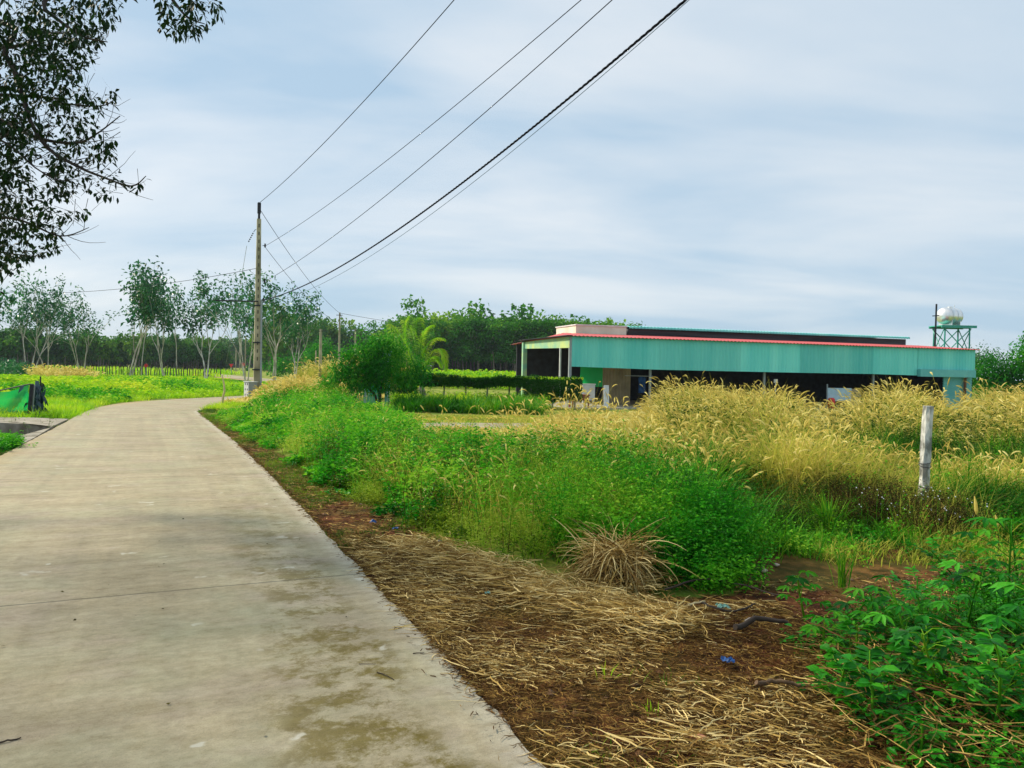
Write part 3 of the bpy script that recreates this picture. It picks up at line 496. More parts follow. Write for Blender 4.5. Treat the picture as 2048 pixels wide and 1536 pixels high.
# ------------------------------------------------------------------ trees
def grow(p, d, L, r, lvl, out, tips, rg, up=.25, kids=(3, 3, 3), spread=.7, ratio=.62, maxl=3, jit=.16):
    k = 5; pts = [np.array(p, float)]; dd = unit(np.array(d, float))
    for i in range(k):
        dd = unit(dd+rg.normal(size=3)*jit+np.array([0, 0, up*.25])); pts.append(pts[-1]+dd*L/k)
    rr = np.linspace(r, r*.55, k+1); out.append((np.array(pts), rr, lvl))
    if lvl >= maxl: tips.extend(pts[2:]); return
    if lvl >= maxl-1: tips.append(pts[-1])
    nk = kids[min(lvl, len(kids)-1)]
    for j in range(nk):
        f = .35+.65*(j+1)/nk; ii = int(f*k); b = pts[min(ii, k)]; az = rg.uniform(0, 6.283); s = rg.normal(size=3); s = unit(s-dd*(s@dd))
        grow(b, unit(dd+s*spread*rg.uniform(.6, 1.2)), L*ratio*rg.uniform(.75, 1.2), rr[min(ii, k)]*.7, lvl+1, out, tips, rg, up, kids, spread, ratio, maxl, jit)
def tree_meshes(name, seed, H, stems, bare, leaf, per, sig, lm, tm, spread=.6, kids=(3, 3, 3), rad=.011, maxl=3, sides=6):
    rg = np.random.default_rng(seed); out = []; tips = []
    for s in range(stems):
        az = rg.uniform(0, 6.28); ln = rg.uniform(.05, .28) if stems > 1 else .05; base = np.array([math.cos(az), math.sin(az), 0])*(.15 if stems > 1 else 0)
        d0 = unit(np.array([math.cos(az)*ln, math.sin(az)*ln, 1])); k = 6; pts = [base-[0, 0, .3]]; dd = d0; hb = H*bare*rg.uniform(.85, 1.15)
        for i in range(k): dd = unit(dd+rg.normal(size=3)*.05); pts.append(pts[-1]+dd*hb/k)
        r0 = H*rad*rg.uniform(.8, 1.2); out.append((np.array(pts), np.linspace(r0*1.15, r0*.8, k+1), 0))
        for j in range(3):
            a2 = rg.uniform(0, 6.28); grow(pts[-1-(j == 1)], unit(dd+np.array([math.cos(a2), math.sin(a2), 0])*spread*rg.uniform(.3, .8)), H*.30*rg.uniform(.8, 1.15), r0*.62, 1, out, tips, rg, .5, kids, spread, .68, maxl)
    mb = MB()
    for pts, rr, lv in out: tube(mb, pts, np.maximum(rr, .008), sides if lv < 2 else 4, cap=False)
    T = np.array(tips); zs = H/T[:, 2].max(); C = np.repeat(T, per, 0); C = C+rg.normal(size=C.shape)*sig
    A = unit(rg.normal(size=C.shape)+[0, 0, -.2]); cb = MB(); clump = np.repeat(rg.random(len(T)), per)
    leaves(cb, C, A, leaf*rg.uniform(.6, 1.3, len(C)), leaf*.55*rg.uniform(.7, 1.2, len(C)), np.clip(clump*.6+rg.random(len(C))*.4, 0, 1))
    return mb.mesh('trunk', tm), cb.mesh('crown', lm), zs
def make_tree(name, label, cat, ms, loc, group=None, s=1.0, rz=0.0, sz=None):
    t = thing(name, label, cat, loc, group)
    for nm, me in (('trunk', ms[0]), ('crown', ms[1])):
        o = bpy.data.objects.new(nm, me); sc.collection.objects.link(o); o.parent = t
    t.scale = (s, s, sz or s); t.rotation_euler = (0, 0, rz); return t
RT_ = [tree_meshes('r', 40+i, 12, (2, 3, 2, 1, 3)[i], (.30, .34, .26, .38, .3)[i], .38, (5, 3, 5, 5, 3)[i], .26, M['rubber'], M['paletrunk'], .34, (3, 3, 3), .0048) for i in range(5)]
RH = [max(v.co.z for v in m[1].vertices) for m in RT_]
# (px, base y, top y, distance, variant, label)
RL = [(-24, 770, 500, 44, 0, 'dark leafy rubber tree at the far left edge with white leaning trunk'),
 (58, 752, 528, 74, 4, 'thin airy rubber tree with fork, nearest the left edge'),
 (98, 752, 545, 78, 1, 'sparse rubber tree behind the green net with pale crown'),
 (162, 752, 566, 80, 4, 'short open rubber tree with a white splayed trunk'),
 (256, 754, 512, 76, 0, 'tallest rubber tree with dense crown left of the road bend'),
 (282, 757, 540, 82, 3, 'slim rubber tree just right of the tallest one'),
 (332, 757, 535, 76, 2, 'rubber tree with two light crowns beyond the red round sign'),
 (352, 752, 560, 92, 3, 'rubber tree with small high crown on a thin stem'),
 (412, 757, 530, 72, 2, 'compact rubber tree under the end of the crossarm'),
 (494, 762, 534, 66, 1, 'rubber tree growing just left of the utility pole'),
 (548, 766, 538, 60, 0, 'broad rubber tree just right of the utility pole'),
 (585, 762, 570, 68, 2, 'rubber tree with low wide crown furthest right of the pole')]
for i, (px, by, ty, D, v, lab) in enumerate(RL):
    b_ = P(px, by, D); z1 = P(px, ty, D)[2]; s = z1/RH[v]; s_w = s*(1.0 if i not in (4, 10, 8) else 1.15)
    make_tree('rubber_tree', lab, 'tree', RT_[v], (b_[0], D, 0), 'rubber trees along the field', s_w, i*1.9+.4, s)
# plantation woods
def wood(name, label, pts, ntree, H, hj, seed, leaf=.8, rows=5, dr=7, nl=420, matl='forest', trunkp=.5):
    """far wood as one mass: rows of trunks with crowns"""
    rg = np.random.default_rng(seed); mb = MB(); pts = np.array(pts, float)
    seg = np.linalg.norm(np.diff(pts, axis=0), axis=1); cum = np.concatenate([[0], np.cumsum(seg)])
    for q in range(ntree):
        row = q % rows; u = rg.random()*cum[-1]; x = np.interp(u, cum, pts[:, 0]); y = np.interp(u, cum, pts[:, 1])+row*dr+rg.uniform(-2, 2); k = (y)/np.interp(u, cum, pts[:, 1]); x *= k
        h = H*(1+rg.uniform(-hj, hj)); lean = rg.normal(size=2)*.4
        tube(mb, [[x, y, -.2], [x+lean[0]*.4, y+lean[1]*.4, h*.35], [x+lean[0], y+lean[1], h*.7]], [h*.013, h*.010, h*.006], 5, m=1, cap=False)
        th = rg.uniform(0, 6.283, nl); cz = rg.uniform(-1, 1, nl); rr = rg.random(nl)**.4; R1 = h*.24*rg.uniform(.8, 1.25)
        cut = .36 if row < 2 else .05; cc = np.array([x+lean[0], y+lean[1], 0])
        sub = rg.integers(0, 7, nl); so = rg.normal(size=(7, 3))*[R1*.55, R1*.55, h*.16]; zc = h*(.66 if row < 2 else .5)
        C = cc+so[sub]+np.stack([np.cos(th)*rr*R1*.7, np.sin(th)*rr*R1*.7, cz*rr*h*(.17 if row < 2 else .26)], 1)+[0, 0, zc]
        C[:, 2] = np.clip(C[:, 2], h*cut, None)
        A = unit(rg.normal(size=(nl, 3))+[0, 0, -.3]); leaves(mb, C, A, leaf*rg.uniform(.6, 1.3, nl), leaf*.7*rg.uniform(.7, 1.2, nl), np.clip(rg.random()*.55+rg.random(nl)*.45, 0, 1))
    return tag(mb.build(name, [M[matl], M['trunk']]), label, 'wood', kind='stuff')
def GP(px, Y): d = ray(px, 700); return (d[0]/d[1]*Y, Y)
wood('forest_left', 'long dark plantation wood behind the left field', [GP(-260, 175), GP(60, 172), GP(250, 185), GP(440, 215)], 300, 7.4, .12, 5, .8, nl=620)
wood('forest_far', 'hazy blue green wood at the end of the road', [GP(380, 360), GP(560, 380)], 110, 12.5, .1, 6, 1.6, rows=4, nl=260)
wood('forest_middle', 'dark plantation wood between the utility poles and the coconut palm', [GP(535, 190), GP(640, 230), GP(840, 240)], 150, 13.5, .08, 7, 1.2, nl=380)
# the wood behind the shed: front row trees one by one, the rest one mass
fm = []
for i in range(4):
    rg = np.random.default_rng(90+i); h = 12.8; tb_ = MB(); lean = rg.normal(size=2)*.5; pts = [[0, 0, -.2], [lean[0]*.3, lean[1]*.3, 3], [lean[0]*.8, lean[1]*.8, 6], [lean[0], lean[1], 9.5]]
    tube(tb_, pts, [.16, .13, .11, .07], 7, cap=False)
    for j in range(5):
        a = rg.uniform(0, 6.28); z0 = rg.uniform(4, 7.5); q = np.array([lean[0]*z0/9, lean[1]*z0/9, z0]); tube(tb_, [q, q+[math.cos(a)*.8, math.sin(a)*.8, 1.6], q+[math.cos(a)*1.5, math.sin(a)*1.5, 3.6]], [.07, .05, .03], 5, cap=False)
    cb = MB(); nl = 3200; ncl = 40; cc = np.stack([rg.normal(size=ncl)*1.5, rg.normal(size=ncl)*1.5, rg.uniform(4.4, 11.9, ncl)], 1); cc[:, :2] *= (1.15-.06*np.abs(cc[:, 2:3]-8)); cc += [lean[0], lean[1], 0]; w = rg.integers(0, ncl, nl)
    C = cc[w]+rg.normal(size=(nl, 3))*[.62, .62, .5]; leaves(cb, C, unit(rg.normal(size=(nl, 3))+[0, 0, -.3]), .52*rg.uniform(.6, 1.3, nl), .33*rg.uniform(.7, 1.2, nl), np.clip(rg.random(ncl)[w]*.6+rg.random(nl)*.4, 0, 1))
    fm.append((tb_.mesh('trunk', M['trunk']), cb.mesh('crown', M['woodland'])))
rg = np.random.default_rng(12); pxs = np.linspace(792, 1250, 20)
for i, px in enumerate(pxs):
    x, y = GP(px+rg.uniform(-8, 8), 150+rg.uniform(-3, 3)); hs = rg.uniform(.97, 1.04)
    make_tree('plantation_tree', 'tall dark plantation tree in the front row behind the shed and palm', 'tree', fm[i % 4], (x, y, 0), 'front row of the plantation behind the shed', 1.15, rg.uniform(0, 6), hs*.895)
wood('forest_behind', 'dark deep rows of the plantation wood behind the shed', [GP(800, 158), GP(1235, 158)], 150, 12.0, .04, 8, 1.0, rows=5, dr=6, nl=620, matl='woodland')
# bushy tree by the gate, mango tree at the right edge
def bushy(name, label, loc, blobs, nl, leaf, lm, seed, trunks, group=None, cat='tree', six=False, surf=.55):
    rg = np.random.default_rng(seed); t = thing(name, label, cat, loc, group); tm = MB(); cb = MB(); L0 = np.array(loc)
    for pts, r0, r1 in trunks: tube(tm, L0+np.array(pts), np.linspace(r0, r1, len(pts)), 7, cap=False)
    tm.build('trunk', M['dtrunk'], t); blobs = np.array(blobs, float); wts = blobs[:, 3]**2; w = rg.choice(len(blobs), nl, p=wts/wts.sum())
    ncl = nl//26; wc = rg.choice(len(blobs), ncl, p=wts/wts.sum()); dv = unit(rg.normal(size=(ncl, 3))); cr_ = rg.random(ncl)**surf
    cl = blobs[wc, :3]+dv*(blobs[wc, 3]*cr_)[:, None]*[1, 1, .85]; w = rg.integers(0, ncl, nl); C = L0+cl[w]+rg.normal(size=(nl, 3))*leaf*1.1; C[:, 2] = np.maximum(C[:, 2], .05)
    A = unit(dv[w]*.6+rg.normal(size=(nl, 3))*.8+[0, 0, -.15]); f = leaf6 if six else leaves
    f(cb, C, A, leaf*rg.uniform(.7, 1.35, nl), leaf*.34*rg.uniform(.8, 1.2, nl), np.clip(rg.random(ncl)[w]*.65+rg.random(nl)*.35, 0, 1))
    cb.build('crown', lm, t, off=loc); return t
bx, by_ = GP(742, 30)
bushy('bush_tree', 'round leafy green bush tree in front of the turquoise gate', (bx, by_, 0), [(0, .1, 1.75, .6), (-.8, .1, 1.45, .42), (.7, 0, 1.55, .55), (.1, 0, 2.25, .4), (-.55, -.1, 2.1, .33), (.5, .1, 2.35, .36), (1.3, .1, 1.3, .45), (-1.2, 0, 1.2, .34), (1.05, .2, 1.95, .34), (0, .2, 1.25, .6), (-.35, 0, 2.8, .16), (1.75, .2, 1.2, .38), (1.65, .1, 1.7, .26), (-1.6, 0, .95, .24), (1.2, .1, 2.4, .22), (-1.45, .1, 1.55, .2), (.75, 0, 2.75, .2), (.2, 0, 2.62, .2), (-.95, 0, 1.95, .24), (1.95, .1, 1.6, .2), (-.6, -.2, .95, .35), (.6, -.2, .9, .35)], 12000, .15, M['mango'], 21,
 [([(0.35, 0, -.1), (.2, 0, .5), (-.25, 0, .95), (-.6, 0, 1.4)], .05, .03), ([(.35, 0, -.1), (.42, 0, .8), (.6, .05, 1.5)], .05, .03), ([(.38, 0, 0), (.3, .1, .9), (.1, .1, 1.9)], .04, .02), ([(-.1, .1, 1.5), (-.3, 0, 2.2), (-.37, 0, 2.75)], .025, .012)])
mx_, my_ = GP(2062, 46)
bushy('mango_tree', 'large dense green mango tree at the right edge behind the shed', (mx_, my_, 0), [(0, 0, 2.6, 1.6), (-1.8, .3, 2.0, 1.3), (1.6, 0, 2.8, 1.7), (-.8, -.4, 1.3, 1.2), (-2.4, .2, 1.2, 1.0), (3.6, .5, 3.0, 1.8), (.8, -.3, 1.2, 1.2), (3, 0, 1.4, 1.4), (.6, .6, 3.6, 1.0)], 15000, .26, M['mango'], 22, [([(0, 0, -.1), (.1, 0, 1), (-.2, .1, 2)], .18, .1), ([(0, 0, .6), (1, 0, 1.6), (2.2, .2, 2.4)], .12, .06)])
sx_, sy_ = GP(1925, 66)
bushy('shrub_tree', 'small distant dark tree crown showing right of the tank stand', (sx_, sy_, 0), [(0, 0, 3.0, 1.3), (1.4, 0, 3.3, 1.2), (-1.4, 0, 2.8, .9), (.6, 0, 2.2, 1.5), (2.6, 0, 3.1, 1.1)], 3500, .26, M['rubber'], 23, [([(0, 0, -.1), (0, 0, 1.2), (.2, 0, 2.4)], .12, .07)])
hx_, hy_ = GP(625, 110)
bushy('roadside_bush', 'dark green bushy thicket behind the utility poles', (hx_, hy_, 0), [(0, 0, 2.2, 2.4), (-3.4, 0, 1.6, 1.9), (3.2, 0, 2.2, 2.5), (6, 1, 2.0, 2.2), (-5.5, 0, 1.1, 1.3), (1, 1, 4, 1.8)], 6000, .42, M['mango'], 24, [([(0, 0, -.1), (0, 0, 1.2), (.2, 0, 2.4)], .12, .07)], cat='bush')
# coconut palm
pxm, pym = GP(846, 36.5); palm = thing('coconut_palm', 'young coconut palm with arching yellow green fronds behind the hedge', 'palm', (pxm, pym, 0))
mb = MB(); tube(mb, [(pxm, pym, -.1), (pxm, pym, .35), (pxm-.05, pym, .8)], [.22, .2, .1], 10); mb.build('trunk', M['trunk'], palm)
# frond: list of (x offset, y offset, z) rachis control points from photo shape
def bez(a, b, c, d, n=22):
    t = np.linspace(0, 1, n)[:, None]; a, b, c, d = map(np.array, (a, b, c, d)); return a*(1-t)**3+3*b*t*(1-t)**2+3*c*t*t*(1-t)+d*t**3
def frond(pts, ll, seed, name='frond'):
    rg = np.random.default_rng(seed); mb = MB(); pts = pts+np.array([pxm, pym, 0]); tube(mb, pts, np.linspace(.028, .006, len(pts)), 5, m=1, cap=False)
    n = 62; t = np.linspace(.16, .995, n); P3 = np.stack([np.interp(t*(len(pts)-1), np.arange(len(pts)), pts[:, q]) for q in range(3)], 1); T = unit(np.gradient(P3, axis=0))
    S = unit(np.cross(T, [0, 0, 1.0])+1e-6); 
    for sg in (-1, 1):
        L = ll*np.sin(np.pi*np.clip(t*.92+.08, 0, 1))**.6*rg.uniform(.85, 1.1, n)+.08; A = unit(T*.75+S*sg*.8+rg.normal(size=(n, 3))*.08)
        k = 5; V = np.zeros((n, k, 2, 3)); Wd = unit(np.cross(A, S*0+[0, 0, 1.0])); Pq = P3.copy()
        for i in range(k):
            f = i/(k-1); w = .032*(1-f)**.6+.004
            if i: Pq = Pq+(A*(1-f*.25)+np.array([0, 0, -1.0])*(.10+.75*f*f))*(L/(k-1))[:, None]
            V[:, i, 0] = Pq-Wd*w/2; V[:, i, 1] = Pq+Wd*w/2+[0, 0, .01]
        base = (np.arange(n)*2*k)[:, None]; i = np.arange(k-1)[None]*2; mb.add(V.reshape(-1, 3), np.stack([base+i, base+i+1, base+i+3, base+i+2], -1).reshape(-1, 4), np.repeat(rg.random(n)*.5+rg.random()*.5, 2*k))
    return mb.build(name, [M['palm'], M['greenblade']], palm)
def W_(px, py, dy=0): q = P(px, py, pym+dy); return (q[0]-pxm, dy, q[2])
b0 = (0, 0, .75); frond(bez(b0, W_(832, 690, .2), W_(845, 650, .4), W_(868, 650, .6)), .6, 8); frond(bez(b0, W_(800, 710, -.4), W_(770, 690, -.8), W_(752, 725, -1.0)), .5, 9); frond(bez(b0, W_(830, 690, .6), W_(832, 640, 1.2), W_(838, 635, 1.6)), .6, 10)
frond(bez(b0, W_(812, 700), W_(800, 655), W_(818, 632)), .75, 1); frond(bez(b0, W_(825, 700, .3), W_(830, 655, .6), W_(806, 640, .8)), .7, 2)
frond(bez(b0, W_(835, 705, -.2), W_(862, 662, -.3), W_(890, 678, -.4)), .5, 3); frond(bez(b0, W_(858, 690, -.5), W_(888, 668, -.8), W_(893, 742, -.9)), .48, 4)
frond(bez(b0, W_(815, 700, -.3), W_(775, 650, -.5), W_(760, 690, -.6)), .6, 5); frond(bez(b0, W_(820, 690, .4), W_(790, 660, .9), W_(780, 648, 1.2)), .6, 6)
frond(bez(b0, W_(850, 720, .5), W_(870, 690, .8), W_(885, 735, 1.0)), .45, 7)
# ------------------------------------------------------------------ hedge, lemongrass
rg = np.random.default_rng(31); hd = thing('hedge', 'long trimmed dark green hedge on posts before the shed', 'hedge', tuple([*GP(980, 33), 0]))
A0 = np.array([*GP(790, 33.5)]); A1 = np.array([*GP(1166, 32.6)]); hl = np.linalg.norm(A1-A0); hdv = (A1-A0)/hl; hn = np.array([-hdv[1], hdv[0]])
n_ = 26000; u = rg.random(n_)*hl; 
ftop = 1.20+.14*vn(u, u*0, 1.3)+.08*vn(u, u*0, 5); fr_ = u/hl; bot = np.where(fr_ > .70, .30, np.where(fr_ < .12, .35, .78))+.22*(vn(u, u*0+3, 1.3)-.3); z = bot+(ftop-bot)*rg.random(n_); v = rg.uniform(-.38, .38, n_); v = np.where(rg.random(n_) < .7, np.sign(v)*rg.uniform(.26, .4, n_), v)
C = np.stack([A0[0]+hdv[0]*u+hn[0]*v, A0[1]+hdv[1]*u+hn[1]*v, z], 1); cb = MB(); leaves(cb, C, unit(rg.normal(size=(n_, 3))+[0, 0, .2]), .085*rg.uniform(.6, 1.4, n_), .05*rg.uniform(.7, 1.2, n_), np.clip(vn(u, z, 3)*.5+rg.random(n_)*.5, 0, 1)); cb.build('foliage', M['hedge'], hd)
nt_ = 1300; u = rg.random(nt_)*hl; C = np.stack([A0[0]+hdv[0]*u, A0[1]+hdv[1]*u+rg.uniform(-.3, .3, nt_), 1.22+0*u], 1); cb = MB(); leaves(cb, C, unit(rg.normal(size=(nt_, 3))*.4+[0, 0, 1.0]), .13*rg.uniform(.6, 1.4, nt_), .03, .95, droop=0); cb.build('backlit_fringe', M['field'], hd)  # bright leaf colour paints the sunlit fringe along the hedge top
for q in np.linspace(.3, hl-.3, 9):
    mb = MB(); c_ = A0+hdv*q; bar(mb, (c_[0], c_[1], 0), (c_[0]+.03, c_[1], 1.0), .04); mb.build('post', M['trunk'] if int(q*3) % 2 else M['concrete'], hd)
# ------------------------------------------------------------------ gate
g0 = np.array([*GP(703, 32), 0]); g1 = np.array([*GP(767, 32), 0]); gl = g1-g0; zg = P(735, 766, 32)[2]
gt = thing('gate', 'green and turquoise slatted gate half hidden by the bush tree', 'gate', tuple((g0+g1)/2))
mb = MB()
for q in range(9): a = g0+gl*(.02+.055*q); box(mb, a[0]-.018, a[0]+.018, a[1]-.01, a[1]+.01, .08, zg)
mb.build('slats', M['gategreen'], gt)
for z in (.12, zg-.1): mb = MB(); box(mb, g0[0], g1[0], 31.985, 32.02, z, z+.04); mb.build('rail', M['gategreen'], gt)
mb = MB(); a = g0+gl*.52; b_ = g0+gl*.97; 
for q in np.linspace(0, 1, 12)[:-1]: x_ = a[0]+(b_[0]-a[0])*q; box(mb, x_, x_+(b_[0]-a[0])/12*.93, 31.95-.01*(int(q*11) % 2), 31.965, .05, zg-.02)
mb.build('sheet_panel', M['gateturq'], gt); mb = MB(); box(mb, a[0]-.14, a[0]-.02, 31.93, 31.975, .05, zg+.02); mb.build('post', M['paleblue'], gt)
mb = MB(); x_ = GP(776, 32)[0]; box(mb, x_-.09, x_+.09, 31.9, 32.05, 0, P(776, 768, 32)[2]); tag(mb.build('gate_post', M['ltteal']), 'light blue square post at the right end of the gate', 'post')
x_ = GP(776, 31.5)[0]; mb = MB(); z0, z1 = P(776, 752, 31.5)[2], P(776, 702, 31.5)[2]; box(mb, x_-.22, x_+.16, 31.45, 31.5, z0, z1); box(mb, x_-.03, x_+.03, 31.502, 31.56, 0, z1); tag(mb.build('sign_board', M['paleblue']), 'pale blue board on a post showing through the bush tree leaves', 'sign')
# ------------------------------------------------------------------ poles
def pole(name, label, px, by, ty, D, w0, w1, mt='pole', group=None, cat='pole'):
    b_ = P(px, by, D); zt_ = P(px, ty, D)[2]; t = thing(name, label, cat, (b_[0], D, 0), group); mb = MB(); tube(mb, [(b_[0], D, -.1), (b_[0], D, zt_/2), (b_[0], D, zt_)], [w0, (w0+w1)/2, w1], 10); mb.build('pole', M[mt], t); return t, b_[0], zt_
PD = 36.0; pb = G(513, 799); PX = pb[0]; PD = pb[1]
ztop = P(520, 438, PD)[2]; zcap = P(521, 405, PD)[2]; up_ = thing('utility_pole', 'tall square concrete utility pole by the road with a long crossarm', 'utility pole', (PX, PD, 0))
def frus(mb, x, y, z0, z1, a0, a1, b0_, b1, r=0.0):
    V = [[x+sx*w, y+sy*h, z] for z, w, h in ((z0, a0, b0_), (z1, a1, b1)) for sx, sy in ((-1, -1), (1, -1), (1, 1), (-1, 1))]; mb.add(V, [[0, 1, 5, 4], [1, 2, 6, 5], [2, 3, 7, 6], [3, 0, 4, 7], [4, 5, 6, 7], [3, 2, 1, 0]]); return mb
mb = MB(); rot = math.radians(24); sid = []
frus(mb, 0, 0, -.2, ztop, .155, .09, .13, .08); V, Q, _, _, _ = mb.arr(); c_, s_ = math.cos(rot), math.sin(rot)
def rotp(V, r=rot): V = np.asarray(V, float); c_, s_ = math.cos(r), math.sin(r); return np.stack([V[:, 0]*c_-V[:, 1]*s_+PX, V[:, 0]*s_+V[:, 1]*c_+PD, V[:, 2]], 1)
mb = MB(); mb.add(rotp(V), Q); 
for q in range(18):   # climbing notches: blocks proud of the face, coloured dark as recess shade
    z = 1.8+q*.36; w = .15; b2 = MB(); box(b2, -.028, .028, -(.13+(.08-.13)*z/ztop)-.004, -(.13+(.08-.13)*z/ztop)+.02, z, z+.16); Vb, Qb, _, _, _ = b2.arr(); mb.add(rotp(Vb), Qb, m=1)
mb.build('pole', [M['pole'], solid('notch_shadow_colour', (.11, .105, .07), .9)], up_)
mb = MB(); b2 = MB(); box(b2, -.05, .05, -.045, .045, ztop-.25, zcap); box(b2, -.075, .075, -.07, .07, zcap-.5, zcap-.02); Vb, Qb, _, _, _ = b2.arr(); mb.add(rotp(Vb), Qb); mb.build('top_bracket', M['dark'], up_)
xa = P(435, 605, PD); zc_ = P(513, 603.5, PD)[2]; mb = MB(); tube(mb, [(PX+.1, PD-.24, zc_), (PX-.9, PD-.24, zc_), (P(435, 605, PD)[0], PD-.24, zc_)], .035, 6); mb.build('crossarm', M['dark'], up_)
mb = MB(); tube(mb, [(PX+.24, PD-.12, .0), (PX+.22, PD-.12, 2.5), (PX+.20, PD-.10, 4.6)], .045, 8); mb.build('conduit', M['post'], up_)
for z in (1.35, 2.6, 4.3): mb = MB(); w = .175-.007*z; frus(mb, PX, PD, z, z+.06, w, w, w, w); mb.build('strap', M['dark'], up_)
def insul(x, y, z):
    mb = MB(); tube(mb, [(x-.12, y, z), (x, y, z)], .015, 5); tube(mb, [(x, y, z-.09), (x, y, z-.05), (x, y, z-.02), (x, y, z+.02), (x, y, z+.05), (x, y, z+.09)], [.02, .05, .03, .05, .03, .045], 8); mb.build('insulator', M['dark'], up_)
zi = [P(522, 403, PD)[2], P(530, 492, PD)[2], P(530, 563, PD)[2], P(524, 600, PD)[2], P(524, 604, PD)[2]]
insul(PX+.33, PD-.1, zi[1]); insul(PX+.33, PD-.1, zi[2]); insul(PX+.3, PD-.1, zi[3])
mb = MB(); d_ = np.array([-.50, 0, -1.0]); a = np.array([PX-.12, PD, P(514, 459, PD)[2]]); tube(mb, [a, a+[-.06, 0, -.02], a+[-.12, 0, -.12]], .014, 5)
for q in range(5): c_ = a+[-.12, 0, -.12]+unit(d_)*(.05+.1*q); tube(mb, [c_, c_+unit(d_)*.035, c_+unit(d_)*.07], [.035, .03, .012], 7)
mb.build('guy_insulator', M['dark'], up_)
# metering cabinet on the pole
cb_ = thing('meter_cabinet', 'grey metal meter cabinet with sunlit side coloured white, fixed low on the utility pole', 'cabinet', (PX-.2, PD-.3, .0)); mb = MB(); x0, x1 = P(497, 770, PD-.35)[0], P(509, 770, PD-.35)[0]; zA = P(500, 764, PD-.35)[2]
def rb(m_, *a, r=.75):
    b2 = MB(); box(b2, *a); Vb, Qb, _, _, _ = b2.arr(); c_, s_ = math.cos(r), math.sin(r); cx0, cy0 = PX-.12, PD-.42; m_.add(np.stack([Vb[:, 0]*c_-Vb[:, 1]*s_+cx0, Vb[:, 0]*s_+Vb[:, 1]*c_+cy0, Vb[:, 2]], 1), Qb)
mb = MB(); rb(mb, -.20, .20, -.22, .24, .06, zA); mb.build('cabinet_body', M['post'], cb_)
mb = MB(); rb(mb, -.225, -.202, -.215, .235, .08, zA-.02); mb.build('sunlit_side', M['white'], cb_)  # white stands in for sunlight on the left side
for q in range(3):
    for w in (-.12, .10): mb = MB(); rb(mb, -.232, -.226, w-.03, w+.04, .2+q*.24, .28+q*.24); mb.build('vent_slot', M['dark'], cb_)
mb = MB(); rb(mb, -.25, .24, -.25, .27, zA+.002, zA+.03); mb.build('lid', M['white'], cb_)
# far poles
FP = [pole('far_pole', 'tall thin distant pole rising behind the bush tree', 677, 790, 625, 72, .12, .07), pole('far_pole', 'pale concrete pole standing in the golden grass right of the road', 640, 768, 658, 84, .2, .13), pole('far_pole', 'thin distant pole showing above the bush tree crown', 709, 775, 657, 100, .12, .08),
 pole('far_pole', 'short grey pole left of the pale concrete pole', 631, 760, 701, 96, .10, .08), pole('far_pole', 'slim white pole between the two red signs', 471.5, 746, 697, 160, .12, .1), pole('far_pole', 'shorter slim white pole just left of the round red sign', 479.5, 746, 713, 165, .12, .1), pole('far_pole', 'thin pale pole just right of the round red sign', 490, 762, 672, 78, .06, .05)]
for t, x_, z_ in FP[:3]:
    mb = MB(); y_ = t.location.y; bar(mb, (x_-.3, y_-.1, z_-.25), (x_+.3, y_-.1, z_-.25), .03); mb.build('crossarm', M['dark'], t)
# road signs
for px, py, by, D, lab, rnd_ in ((463, 730.5, 748, 120, 'small red pennant shaped road sign on a dark post', 3), (486.5, 729, 750, 110, 'small round red road sign beside the slim white poles', 20), (293, 731, 752, 80, 'small round red sign in the field before the plantation', 20)):
    q = P(px, py, D); t = thing('road_sign', lab, 'sign', (q[0], D, 0)); mb = MB(); bar(mb, (q[0], D, 0), (q[0], D, q[2]), .05); mb.build('post', M['post'], t)
    mb = MB(); R = .26*D/110+(.0 if rnd_ > 3 else .1); an = np.linspace(0, 2*np.pi, rnd_, endpoint=False)-np.pi/2; V = [(q[0]+R*math.cos(a), D-.08-dd, q[2]+R*math.sin(a)) for dd in (0, .04) for a in an]; 
    for w in range(rnd_): mb.add([V[w], V[(w+1) % rnd_], V[(w+1) % rnd_+rnd_], V[w+rnd_]], [[0, 1, 2, 3]])
    for dd in (0, .04):
        VV = [(q[0], D-.08-dd, q[2])]+[V[w+(rnd_ if dd else 0)] for w in range(rnd_)]; mb.add(VV, [[0, 1+w, 1+(w+1) % rnd_] for w in range(rnd_)])
    mb.build('sign_plate', M['signred'], t)
# ------------------------------------------------------------------ wires
def plane_hit(px, py, A, hd_):
    d = ray(px, py); nrm = np.array([hd_[1], -hd_[0], 0]); k = ((A-[0, 0, CH])@nrm)/(d@nrm); q = d*k+[0, 0, CH]; return (q-A)@hd_, q[2]
NEAR = np.array([12.4, -7.0, 0])
def wire(name, label, A, mid, topp, rad, mt='wire', twist=False, off=0.0):
    nr = NEAR+[off, 0, 0]; h_ = nr-A; h_[2] = 0; Lh = np.linalg.norm(h_); h_ /= Lh; s1, z1 = plane_hit(*mid, A, h_); s2, z2 = plane_hit(*topp, A, h_)
    co = np.polyfit([0, s1, s2], [A[2], z1, z2], 2); s = np.concatenate([np.linspace(0, s2, 60), np.linspace(s2, Lh, 16)[1:]]); z = np.polyval(co, s); s = s; pts = A[None]+h_[None]*s[:, None]; pts[:, 2] = z
    mb = MB()
    if not twist: tube(mb, pts, rad, 6)
    else:
        s = np.linspace(0, Lh, 900); pts = A[None]+h_[None]*s[:, None]; pts[:, 2] = np.polyval(co, s); sd_ = np.array([-h_[1], h_[0], 0])
        for q in range(3): ph = s*2*np.pi/.42+q*2.094; tube(mb, pts+rad*1.05*(np.cos(ph)[:, None]*sd_+np.sin(ph)[:, None]*np.array([0, 0, 1.0])), rad, 5)
    return tag(mb.build(name, M[mt], smooth=True), label, 'cable')
